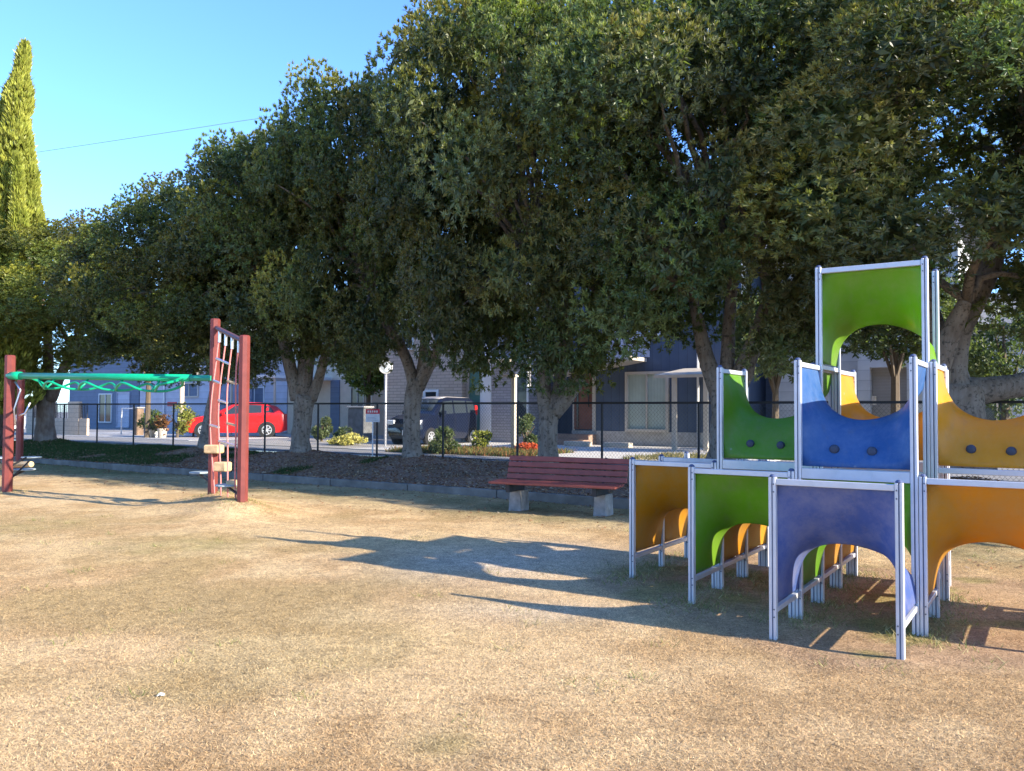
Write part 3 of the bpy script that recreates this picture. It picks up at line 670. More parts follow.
# tall conifer at the left edge
def make_conifer():
    global RNG; RNG=np.random.default_rng(5)
    base=pw(-30.3,13.2,.25); base=Vector((-16.9,27.0,.3))
    e=empty('conifer_tree',base,'tall narrow yellow green conifer at the left edge of the row','tree')
    m=MB(); m.tube([(0,0,-.2),(0,0,3),(.1,0,8),(0,0,11.5)],[.2,.16,.1,.02],8); m.build('trunk',M['bark2'],e,smooth=True)
    C=[];Nn=[]
    spires=[(.0,-.2,13.2,.72,5.0,.85),(-.55,.1,12.0,.55,6,.6),(.75,-.1,10.0,.6,4.0,.2),(-.2,.3,9.6,1.15,1.0,.2),(-1.4,0,11.0,1.0,2.0,-.1),(.35,.1,8.0,.85,1,.1),(.5,-.5,6.6,.75,1.4,.1),(-.6,-.5,7.5,1.1,1,0)]
    for k in range(26): spires.append((RNG.uniform(-1.6,1.35),RNG.uniform(-.9,.6),RNG.uniform(6.0,10.6),.26,RNG.uniform(4.2,5.5),.1)) if k<14 else spires.append((RNG.uniform(-.75,.6),RNG.uniform(-.4,.3),RNG.uniform(9.6,12.4),.2,8.5,.45))
    for sx,sy,top,r,z0,ln in spires:
        n=int((top-z0)*430); z=z0+(top-z0)*RNG.random(n)**1.05; g=(z-z0)/(top-z0); rad=r*np.clip(1-g,0,1)**.62*(1+.22*np.sin(z*4+sx*5))*np.clip(g*5+.4,0,1); a=RNG.random(n)*6.283
        sw=.28*np.sin(z*.8+sx*3)
        rr=rad*RNG.uniform(.75,1.1,n); C.append(np.stack([sx+sw*.35+ln*g**1.5+rr*np.cos(a),sy+rr*np.sin(a),z],1)); Nn.append(np.stack([np.cos(a),np.sin(a),0*a+.9],1))
    C=np.concatenate(C);Nn=np.concatenate(Nn)
    V,cc=leaves(C,Nn,9,.20,.05,.30,.9,(1,1,1),.35)
    npmesh('crown',V,np.arange(len(V)).reshape(-1,4),M['leafcon'],e,col=cc)
make_conifer()
def blob_tree(name,px,d,z0,ztop,r,mat,label,cat,group=None,n=2200,L=.12,trunk=True,seed=1,per=8):
    global RNG; RNG=np.random.default_rng(seed)
    base=Vector(((px-512)/F*d,d,RZ)); e=empty(name,base,label,cat,0,group); h=ztop-z0; ct=(z0+ztop)/2-RZ
    m=MB(); m.tube([(0,0,-.1),(0.02,0,ct*.6),(0,.03,ct+h*.2)],[.03+r*.06,.02+r*.045,.01],7)
    for k in range(5): a=k*1.3; m.tube([(0,0,ct*.5),(math.cos(a)*r*.35,math.sin(a)*r*.35,ct),(math.cos(a)*r*.6,math.sin(a)*r*.6,ct+h*.15)],[.02+r*.02,.015,.008],5)
    m.build('trunk' if r>.9 else 'stem',M['leafstem'],e)
    C=[];Nn=[]
    for k in range(14 if r>.9 else 7):
        dq=RNG.normal(size=3); dq/=np.linalg.norm(dq); q=dq*np.array([r*.62,r*.62,h*.34]); rr=r*RNG.uniform(.3,.5)
        dd=RNG.normal(size=(n//(14 if r>.9 else 7),3)); dd/=np.linalg.norm(dd,axis=1)[:,None]; C.append(q+dd*rr*RNG.uniform(.6,1.05,(len(dd),1))*np.array([1,1,min(1,h/(2*r))])+np.array([0,0,ct])); Nn.append(dd)
    C=np.concatenate(C);Nn=np.concatenate(Nn); V,cc=leaves(C,Nn,per,L,L*.42,.55,.3,(1,1,1),.4)
    npmesh('crown' if r>.9 else 'foliage',V,np.arange(len(V)).reshape(-1,4),mat,e,col=cc)
    return e
blob_tree('garden_tree',148,33.5,3.4,5.6,1.55,leafmat('yellow_green_leaves',(.16,.17,.04),(.3,.27,.07),.3,1.2),'small yellow green tree in sun above the pot plants','tree',n=2600,L=.16,seed=4)
blob_tree('garden_tree',368,34.5,2.3,5.4,1.6,M['leafshrub'],'dim garden tree in the shade beside the round mirror','tree',n=2000,L=.16,seed=6)
blob_tree('garden_tree',775,21.5,2.0,5.0,1.3,M['leafA'],'small garden tree left of the grey shuttered garage house','tree',n=1500,L=.12,seed=8)
blob_tree('garden_tree',4,40,1.6,4.6,1.4,M['leafshrub'],'olive garden tree behind the white car at the left edge','tree',n=1500,L=.2,seed=9)
blob_tree('garden_tree',895,20.5,2.75,5.6,1.7,M['leafA'],'dark leafy garden tree in front of the grey beige shutter','tree',n=2600,L=.12,seed=18)
blob_tree('garden_tree',1005,21,1.5,5.0,1.5,M['leafA'],'dark garden tree behind the fence at the right edge','tree',n=1500,L=.12,seed=10)
shr=[(152,34.5,.55,1.5,.55,'leafshrub','leafy pot shrub by the brown stone gatepost'),(178,33.8,.5,1.75,.62,'leafcon','yellow green shrub in front of the lilac tinted house'),(194,35.2,.5,1.5,.5,'leafshrub','low shrub at the nose of the red car'),
 (322,30,.4,1.3,.4,'leafA','dark shrub by the blue grey door behind the thick trunk'),(443,22.0,.4,1.0,.5,'leafA','dark green bush beside the front wheel of the dark compact car'),(526,23.6,.4,1.45,.42,'leafA','upright dark shrub beside the cream porch post'),(528,22.6,.36,.62,.3,'flower','low orange red flowers at the foot of the dark shrub'),
 (482,24,.4,.95,.32,'leafcon','small yellow green bush against the white pilaster'),(348,27.5,.4,1.0,.45,'leafA','dark shrub beside the stone gate pillar')]
M['flower']=leafmat('orange_flowers',(.5,.08,.03),(.65,.16,.06),.2,9)
for i,(px,d,z0,z1,r,mt,lb) in enumerate(shr): blob_tree('shrub',px,d,z0,z1,r,M[mt],lb,'shrub','shrubs in the front gardens',n=520,L=.085,seed=20+i,per=7)
blob_tree('shrub',342,26.6,.37,.62,.42,leafmat('yellow_plants',(.4,.36,.08),(.6,.55,.2),.2,6),'pale yellow clump on the verge, left of the larger yellow clump','shrub','shrubs in the front gardens',n=420,L=.07,seed=41)
blob_tree('shrub',352,26.9,.37,.78,.5,leafmat('yellow_plants_pale',(.45,.4,.1),(.65,.6,.25),.2,6),'larger pale yellow clump on the verge below the red and white sign','shrub','shrubs in the front gardens',n=420,L=.07,seed=42)
RNG=np.random.default_rng(91); N=2600; u=RNG.uniform(-24,2,N); w=KW-.03-2.6*RNG.random(N)**1.8; x=u*CU+w*SU; y=-u*SU+w*CU; z=lawn_z(x,y)+.008+RNG.random(N)*.01
q=RNG.random(N)*6.28; t=np.stack([np.cos(q),np.sin(q),RNG.uniform(-.4,.4,N)],1); b=np.stack([-np.sin(q),np.cos(q),RNG.uniform(-.5,.5,N)],1)
V,Fq=quads_from(np.stack([x,y,z],1),t,b,RNG.uniform(.018,.035,N),RNG.uniform(.008,.016,N)); cc=np.repeat(pal[RNG.integers(0,5,N)]*RNG.uniform(.6,1.1,(N,1)),4,axis=0)
o=npmesh('fallen_leaves',V,Fq,M['blade'],col=cc); tag(o,'brown leaves blown on to the shaded grass in front of the kerb','fallen leaves',kind='stuff')
# garden ground cover strip by the dark car
global_rng=np.random.default_rng(77); RNG=global_rng
N=9000; u=RNG.uniform(-15.6,-10.9,N); w=RNG.uniform(17.2,19.6,N); x=u*CU+w*SU; y=-u*SU+w*CU
cs=np.array([[.08,.12,.03],[.3,.14,.06],[.16,.15,.05]])[RNG.integers(0,3,N)]*RNG.uniform(.6,1.4,(N,1))
V,Fa,Cc=blades(x,y,.05,.2,.03,.7,cs,zf=lambda a,b:0*a+RZ); o=npmesh('garden_plants',V,Fa,M['blade'],col=Cc); tag(o,'low mixed garden plants behind the fence by the dark car','ground cover',kind='stuff')
N=1800; u=RNG.uniform(-8.6,-6.3,N); w=RNG.uniform(17.6,20.5,N); x=u*CU+w*SU; y=-u*SU+w*CU
V,Fa,Cc=blades(x,y,.04,.13,.03,.7,np.array([[.3,.25,.12],[.12,.13,.05]])[RNG.integers(0,2,N)],zf=lambda a,b:0*a+RZ+.03); o=npmesh('dry_weeds',V,Fa,M['blade'],col=Cc); tag(o,'dry yellow weeds at the foot of the porch canopy posts','weeds',kind='stuff')

# ------------------------------------------------------------------ houses (local x = u, y = w, z = 0 at street)
def house(name,u0,w,label,cat='house'): return empty(name,pw(u0,w,RZ),label,cat,-TH)
def wallbox(parent,x0,x1,y0,y1,z0,z1,mat,name='wall'):
    m=MB(); m.box(x0,x1,y0,y1,z0,z1); return m.build(name,mat,parent)
def window(parent,x0,x1,z0,z1,y=0,fm='trim',gm='glass',mull=1,fr=.06,dep=.06):
    m=MB(); m.box(x0-fr,x0,y-dep,y+.02,z0-fr,z1+fr); m.box(x1,x1+fr,y-dep,y+.02,z0-fr,z1+fr); m.box(x0,x1,y-dep,y+.02,z1,z1+fr); m.box(x0-.02,x1+.02,y-dep-.03,y+.018,z0-fr,z0)
    for k in range(1,mull+1): xx=x0+(x1-x0)*k/(mull+1); m.box(xx-.025,xx+.025,y-dep+.012,y+.015,z0,z1)
    o=m.build('window',M[fm],parent)
    m=MB(); m.box(x0,x1,y-.012,y+.01,z0,z1); m.build('pane',M[gm],o); return o
def gable(parent,x0,x1,y0,y1,z,rise,ov=.4,along='x',mat='roof'):
    m=MB()
    if along=='x':
        yc=(y0+y1)/2; P_=[(y0-ov,z-.1),(yc,z+rise),(y1+ov,z-.1),(y1+ov,z+.06),(yc,z+rise+.18),(y0-ov,z+.06)]
        vs=[(x0-ov,a,b) for a,b in P_]+[(x1+ov,a,b) for a,b in P_]; n=6
        m.add(vs,[tuple(range(n)),tuple(range(2*n-1,n-1,-1))]+[(i,n+i,n+(i+1)%n,(i+1)%n) for i in range(n)])
    else:
        xc=(x0+x1)/2; m.prism([(x0-ov,z-.1),(xc,z+rise),(x1+ov,z-.1),(x1+ov,z+.06),(xc,z+rise+.18),(x0-ov,z+.06)],y0-ov,y1+ov)
    return m.build('roof',M[mat],parent)
def L_(px,w,u0): return at_w(px,w)[0]-u0
def Zp(px,py,w): return uz(px,py,w)[1]-RZ
# 1 navy house
w=25.0; u0=-15.2; h=house('navy_house',u0,w,'navy blue house with curtained window, red brown entrance and pale porch canopy')
X_=lambda px: L_(px,w,u0)
wallbox(h,X_(572)+.02,X_(742),0,8,.5,6.3,M['bluesiding']); wallbox(h,X_(572)+.01,X_(742)+.02,-.03,8,-.1,.5,M['concrete'],'plinth')
wallbox(h,-.9,X_(572),1.2,8,-.1,6.3,M['bluesiding'])
window(h,X_(629),X_(667),Zp(640,429,w),Zp(640,374.5,w),-.03,'trim','curtain',1,.09,.1)
d=wallbox(h,X_(575),X_(593),-.05,.02,.55,2.55,M['doorred'],'door'); 
m=MB(); m.box(X_(577.5),X_(579.5),-.075,-.05,.6,2.4); m.build('glass_strip',M['glass'],d)
m=MB(); m.tube([(X_(590),-.09,1.3),(X_(590),-.09,1.9)],.02,6); m.build('handle',M['black'],d)
m=MB(); m.box(X_(573.5),X_(575)-.003,-.06,.02,.5,2.6); m.box(X_(593)+.003,X_(596),-.06,.02,.5,2.6); m.box(X_(573.5),X_(596),-.06,.02,2.603,2.7); m.build('door_frame',M['trim'],h)
st=MB(); st.box(X_(556),X_(597),-1.0,-.04,-.1,.2); st.box(X_(558),X_(597),-.6,-.04,.2,.38); st.build('steps',M['terracotta'] if False else plain('brown_step_tiles',(.3,.2,.15),.8),h)
# sloping eave over the entrance and the porch canopy
m=MB(); zz=Zp(600,372,w)
m.prism([(X_(566),zz-.15),(X_(647)-.0,zz+.30),(X_(647),zz+.42),(X_(566),zz-.02)],-1.3,0); m.build('entrance_canopy',M['trim'],h)
cz=Zp(680,377,22.6)
cx0=L_(655,22.6,u0); cx1=L_(709,22.6,u0)
m=MB(); m.add([(cx0,-2.5,cz-.02),(cx1+.15,-2.5,cz-.02),(cx1+.15,-.02,cz+.3),(cx0,-.02,cz+.3),(cx0,-2.5,cz+.07),(cx1+.15,-2.5,cz+.07),(cx1+.15,-.02,cz+.39),(cx0,-.02,cz+.39)],[(0,3,2,1),(4,5,6,7),(0,1,5,4),(1,2,6,5),(2,3,7,6),(3,0,4,7)])
pc=m.build('porch_canopy',M['trim'],h)
for px in (674.5,706):
    xx=L_(px,22.6,u0); m=MB(); m.box(xx-.06,xx+.06,-2.46,-2.34,-.05,cz-.02); m.build('canopy_post',M['trim'],h)
m=MB(); m.tube([(X_(699),-.08,0),(X_(699),-.08,4.5)],.04,8); m.build('downpipe',M['white'],h)
window(h,X_(640),X_(660),3.7,4.8,0,'white','glass',1); wallbox(h,X_(608),X_(650),-.05,0-.001,2.95,6.2,M['lavsiding'],'upper_wall_panel')
gable(h,-.9,X_(742),0,8,6.3,1.6)
# flat stones on yard
for i,(px,py,lb) in enumerate(((578,445,'low pale stone planter in front of the brown steps'),(618,446,'low pale stone block below the curtained window'))):
    w2=23.4; uu,_=at_w(px,w2); m=MB(); m.cham(-.45,.45,-.15,.15,0,.16,.02); o=m.build('stone_block',M['trim']); o.location=pw(uu,w2,RZ+.03); o.rotation_euler=(0,0,-TH); tag(o,lb,'stone block')
# 2 brick house
w=24.6; u0=-25.5; h=house('brick_house',u0,w,'two tone brick house with sage green door and tall white pilaster behind the dark car')
X_=lambda px: L_(px,w,u0)
wallbox(h,X_(384),X_(462),0,9,-.1,6.4,M['brick'])
wallbox(h,X_(462),X_(482.5),.35,9,-.1,6.4,M['brick'],'wall')
wallbox(h,X_(482.5),X_(493),-.15,.34,-.1,6.4,M['white'],'pilaster')
wallbox(h,X_(493),X_(531),-.1,9,-.1,6.4,M['brickwhite'])
d=wallbox(h,X_(465),X_(480),.29,.35,.1,2.85,M['greendoor'],'door'); m=MB(); m.box(X_(471),X_(475.5),.27,.29,1.75,2.15); m.build('glass_strip',M['glass'],d)
m=MB(); m.box(X_(462)+.01,X_(465)-.004,.25,.349,0,2.9); m.box(X_(462)+.01,X_(482),.24,.349,2.9,3.3); m.build('door_frame',M['trim'],h)
window(h,X_(426),X_(437),Zp(430,401,w),Zp(430,392,w),-.001,'white','glass',0,.09); window(h,X_(400),X_(412),3.6,4.7,-.001,'white','glass',1)
m=MB(); m.add([(X_(495),-1.0,2.75),(X_(518),-1.0,2.75),(X_(518),-.1,3.0),(X_(495),-.1,3.0),(X_(495),-1.0,2.85),(X_(518),-1.0,2.85),(X_(518),-.1,3.1),(X_(495),-.1,3.1)],[(0,3,2,1),(4,5,6,7),(0,1,5,4),(1,2,6,5),(2,3,7,6),(3,0,4,7)]); m.build('small_canopy',M['trim'],h)
window(h,X_(518)+.05,X_(529),.5,2.5,-.1,'white','glass',0,.05)
gable(h,X_(384),X_(531),0,9,6.4,1.5)
for i,(px,ww,hh,ma,nm,lb,ct) in enumerate(((499,25.4,.75,'bluebox','storage_box','blue plastic storage box beside the white pilaster','box'),(507,25.0,.75,'white','outdoor_unit','white outdoor air conditioner unit beside the cream porch post','air conditioner'))):
    uu,_=at_w(px,ww); e=empty(nm,pw(uu,ww,RZ),lb,ct,-TH); m=MB(); m.cham(-.3,.3,-.16,.16,.04,hh,.02); m.build('case',M[ma],e)
    m=MB(); m.box(-.33,.33,-.18,.18,hh,hh+.04) if i==0 else m.lathe([(.22,0),(.22,-.015),(.03,-.02)],18,(-.06,-.16,.4),'y'); m.build('lid' if i==0 else 'fan_grille',M['bluebox'] if i==0 else M['trim'],e)
uu,_=at_w(514,19.0); m=MB(); 
e=empty('porch_post',pw(uu,19.0,RZ),'tall thin cream post left of the forked trunk behind the bench','post',-TH)
m.cham(-.06,.06,-.06,.06,-.1,2.1,.01); m.build('shaft',M['trim'],e); m=MB(); m.box(-.35,.1,-.08,.08,2.1,2.16); m.build('top_plate',M['trim'],e)
# 3 tan house between
w=28.0; u0=-33; h=house('tan_house',u0,w,'tan rendered house with blue grey door panel behind the thick many stemmed tree')
X_=lambda px: L_(px,w,u0)
wallbox(h,X_(288),X_(372),0,8,-.1,5.8,M['cream']); wallbox(h,X_(331),X_(340),-.04,-.001,.1,2.6,M['greysiding'],'door'); window(h,X_(352),X_(364),.9,2.2,-.001,'trim','glass',1); window(h,X_(300),X_(318),3.6,4.6,-.001)
gable(h,X_(288),X_(372),0,8,5.8,1.4)
# 4 grey-blue house with carport behind red car
w=29.5; u0=-43; h=house('carport_house',u0,w,'pale blue grey house with a flat white carport roof above the red car')
X_=lambda px: L_(px,w,u0)
wallbox(h,X_(222),X_(287),0,8,-.1,4.1,M['lavsiding']); window(h,X_(246),X_(264),.6,2.35,-.001,'white','greysiding',1)
gable(h,X_(222),X_(287),0,8,4.1,1.5)
zc=Zp(262,378,25.5); xa=L_(246,25.5,u0); xb=L_(292,25.5,u0); m=MB(); m.box(xa,xb,-5,-.2,zc-.06,zc+.07); m.build('carport_roof',M['white'],h)
for xx in (xa+.1,xb-.1):
    for yy in (-4.9,-.4): m=MB(); m.box(xx-.04,xx+.04,yy-.04,yy+.04,-.1,zc-.06); m.build('carport_post',M['trim'],h)
# 5 white house, its bluish shade tinted into the siding
w=27.2; u0=-50; h=house('lilac_tinted_house',u0,w,'large white house tinted lilac for shade behind the pot plants and green bar')
X_=lambda px: L_(px,w,u0)
wallbox(h,X_(140),X_(216),0,8,-.1,6.0,M['lavsiding']); gable(h,X_(140),X_(216),0,8,6.0,1.7)  # bluish shade on this white wall is put into the siding colour
window(h,X_(181),X_(198),Zp(190,396,w),Zp(190,384,w),-.001,'trim','greysiding',1,.07)
m=MB(); m.box(X_(179),X_(201),-.35,-.001,Zp(190,375,w),Zp(190,369,w)); m.build('awning_box',M['shutter'],h)
m=MB(); m.tube([(X_(165),-.06,0),(X_(165),-.06,5.9)],.05,6); m.build('downpipe',M['white'],h)
m=MB(); m.box(X_(168),X_(177),-.03,-.001,Zp(170,406,w),Zp(170,402,w)); sgn=m.build('wall_plate',plain('red_plate',(.5,.04,.05),.5),h)
# 6 grey blue shaded house
w=29.0; u0=-68; h=house('slate_blue_house',u0,w,'dark slate blue house in shade behind the cream block wall')
X_=lambda px: L_(px,w,u0)
wallbox(h,X_(74),X_(139),0,8,-.1,5.4,M['greysiding']); window(h,X_(100),X_(112),.4,2.1,-.001,'white','glass',1); window(h,X_(118),X_(130),.1,2.2,-.001,'lavsiding','lavsiding',0,.04); gable(h,X_(74),X_(139),0,8,5.4,1.5)
wallbox(h,X_(40),X_(74),2,8,-.1,4.6,M['greysiding'],'side_wing')
# 7 garage house right
w=26.0; u0=-8.0; h=house('garage_house',u0,w,'off white house with grey beige shutter seen through the blue cut out')
X_=lambda px: L_(px,w,u0)
wallbox(h,X_(771),X_(858),.6,8,-.1,6.2,M['whitesiding'],'wall'); wallbox(h,X_(858),X_(870),0,8,-.1,6.2,M['whitesiding']); wallbox(h,X_(907),X_(960),0,8,-.1,6.2,M['whitesiding'])
wallbox(h,X_(870),X_(907),0,8,Zp(888,367,w),6.2,M['whitesiding']); wallbox(h,X_(870)+.01,X_(907)-.01,.35,.45,0,Zp(888,367,w),M['shutter'],'shutter')
wallbox(h,X_(740),X_(771),1.5,8,-.1,5.6,M['greysiding'],'side_wing'); gable(h,X_(771),X_(960),0,8,6.2,1.5)
m=MB(); m.box(X_(872.5),X_(876.5),-.12,.02-.02,Zp(874,405,w),Zp(874,396,w)); m.build('mail_box',M['cream'],h)
w=27; u0=2.0; h=house('white_house',u0,w,'white house half hidden by leaves at the right edge')
X_=lambda px: L_(px,w,u0)
wallbox(h,X_(965),X_(1100),0,8,-.1,3.6,M['lavsiding']); window(h,X_(985),X_(1010),.7,2.2,-.001); gable(h,X_(965),X_(1100),0,8,3.6,1.3)
# 8 cream block wall with grilles
w=19.8; u0=at_w(58,w)[0]; e=house('block_wall',u0,w,'cream block garden wall with iron grille openings behind the forked olive tree','wall')
X_=lambda px: L_(px,w,u0)
hh=1.5
for a,b in ((27,33),(42,54),(68,79)): wallbox(e,X_(a),X_(b),0,.15,-.1,hh,M['block'],'pier')
for a,b in ((33,42),(54,68),(79,87)):
    wallbox(e,X_(a)+.002,X_(b)-.002,.02,.13,-.1,.75,M['block'],'panel'); m=MB(); x=X_(a)+.08
    while x<X_(b): m.box(x-.012,x+.012,.05,.08,.75,hh-.1); x+=.13
    m.box(X_(a),X_(b),.045,.085,hh-.12,hh-.08); m.build('grille',M['black'],e)
w=21.5; uu,_=at_w(139,w); e=empty('stone_gatepost',pw(uu,w,RZ),'brown stone gatepost left of the pot plants','gatepost',-TH); m=MB(); m.cham(-.17,.17,-.17,.17,-.1,1.2,.03); m.build('pillar',plain('brown_stone',(.22,.15,.1),.95,.4,5,0,.6),e); m=MB(); m.cham(-.2,.2,-.2,.2,1.2,1.27,.02); m.build('capstone',M['concrete'],e)
uu2,_=at_w(122,w); m=MB(); m.tube([(uu2-uu,0,0),(uu2-uu,0,1.2),(-.2,0,1.2)],.03,6); m.build('gate_bar',M['white'],e)
w=23.0; uu,_=at_w(362,w); e=empty('stone_gate_pillar',pw(uu,w,RZ),'wide grey stone gate pillar behind the red and white sign','gatepost',-TH); m=MB(); m.cham(-.5,.35,-.25,.25,-.1,1.25,.03); m.build('pillar',plain('dark_grey_stone',(.13,.135,.14),.95,.4,5,0,.6),e); m=MB(); m.cham(-.54,.39,-.29,.29,1.25,1.32,.02); m.build('capstone',M['concrete'],e)
# pots
for i,(px,d,r,lb) in enumerate(((151,33.6,.17,'small pale pot of plants nearest the brown gatepost'),(163,33.3,.2,'larger pale flower pot with a red leaved plant'),(156,33.9,.14,'white bucket standing between the two flower pots'))):
    b=Vector(((px-512)/F*d,d,RZ)); e=empty('plant_pot',b,lb,'plant pot',0,'plant pots by the lilac house'); m=MB(); m.lathe([(r*.7,0),(r*.95,r*1.7),(r,r*1.7),(r,r*2),(r*.85,r*2),(r*.8,r*1.6)],16); m.build('pot',M['trim'] if i<2 else M['white'],e,smooth=False)
    RNG=np.random.default_rng(50+i); c=RNG.normal(size=(90,3))*np.array([r*.6,r*.6,r*.7])+np.array([0,0,r*3]); V,cc=leaves(c,RNG.normal(size=(90,3)),7,.13,.05,.6,.5,(1.0,1.0,1.0) if i!=1 else (1.6,.5,.6)); npmesh('foliage',V,np.arange(len(V)).reshape(-1,4),M['leafshrub'],e,col=cc)
# power pole stub (pale) in front of the lilac tinted house
b=Vector(((182-512)/F*37,37,RZ)); e=empty('utility_post',b,'pale thin post standing among shrubs by the lilac tinted house','post'); m=MB(); m.tube([(0,0,-.1),(0,0,2.45)],.1,10); m.build('shaft',M['cream'],e,smooth=True); m=MB(); m.lathe([(.12,0),(.12,.05),(.02,.1)],12,(0,0,2.45)); m.build('cap',M['trim'],e)
# round traffic mirror
d=25.5; b=Vector(((385.5-512)/F*d,d,RZ)); e=empty('traffic_mirror',b,'round white convex mirror on a thin pale pole left of the dark car','traffic mirror')
m=MB(); m.tube([(0,.06,-.2),(0,.06,2.75)],.035,8); m.build('pole',M['alu'],e,smooth=True)
zc=H-(367-411.2)/F*d-RZ
m=MB(); m.lathe([(.215,.03),(.215,-.02),(.2,-.03),(.19,-.03),(.19,.02)],24,(0,0,zc),'y'); m.build('rim',M['white'],e)
n=NT('mirror_face'); n.col((.7,.78,.88)).rough(.15).set(Metallic=.25)  # bright sky reflection painted as a pale blue base colour
m=MB(); m.lathe([(.188,.0),(.15,-.018),(.1,-.03),(.05,-.036),(.005,-.038)],24,(0,0,zc),'y'); m.build('mirror_face',n.m,e,smooth=True)
# red and white sign on the fence
w=FW-.12; uu,d=at_w(373,w); e=empty('notice_sign',pw(uu,w,bed_z(np.array([uu]),np.array([w]),np.array([0.]),np.array([0.]))[0]),'small red and white notice board on a thin post at the fence','sign',-R(4))
zb=e.location.z; m=MB(); m.tube([(0,.02,-.2),(0,.02,1.05)],.018,8); m.build('post',M['alu'],e)
z1=H-(409-411.2)/F*d-zb; z0=H-(422-411.2)/F*d-zb; hw=.175
m=MB(); m.box(-hw,hw,-.006,.0,z0,z1); bd_=m.build('board',plain('white_board',(.62,.64,.68),.5),e)
m=MB(); m.box(-hw,hw,-.009,-.0061,z1-.12,z1); m.build('red_band',plain('sign_red',(.55,.03,.05),.5),bd_)
m=MB(); 
for k in range(5): x=-.13+k*.055; m.box(x,x+.035,-.011,-.0091,z1-.085,z1-.04); m.box(x+.01,x+.018,-.0112,-.0091,z1-.095,z1-.03)
m.build('white_lettering',M['white'],bd_); m=MB()
for r_ in range(3): m.box(-.13,.13-.04*r_,-.008,-.0061,z0+.04+r_*.035,z0+.048+r_*.035)
m.build('small_text_lines',plain('text_grey',(.2,.22,.3),.6),bd_)
# overhead wire
m=MB(); pts=[]
for k in range(41):
    g=k/40; px=-260+900*g; d=62; yy=150.5-32.5*((px-28)/212) if px<240 else 118-28*((px-240)/212); py=yy+6*(1-((g-.4)*2)**2)-6
    pts.append(Vector(((px-512)/F*d,d,H-(py-horizon(px))/F*d)))
m.tube(pts,.02,5); o=m.build('overhead_wire',plain('grey_wire',(.10,.14,.18),.6)); tag(o,'thin dark overhead wire crossing the blue sky above the trees','wire')
# litter
m=MB(); m.prism([(-.03,0),(.0,.012),(.03,.004),(.02,.016),(-.01,.022)],-.015,.02); o=m.build('litter_scrap',plain('white_litter',(.8,.85,.88),.5)); d=1226/(695-410.5); o.scale=(.6,.6,.6); o.location=((166-512)/F*d,d,.012); tag(o,'small white scrap of litter lying on the dry grass','litter')

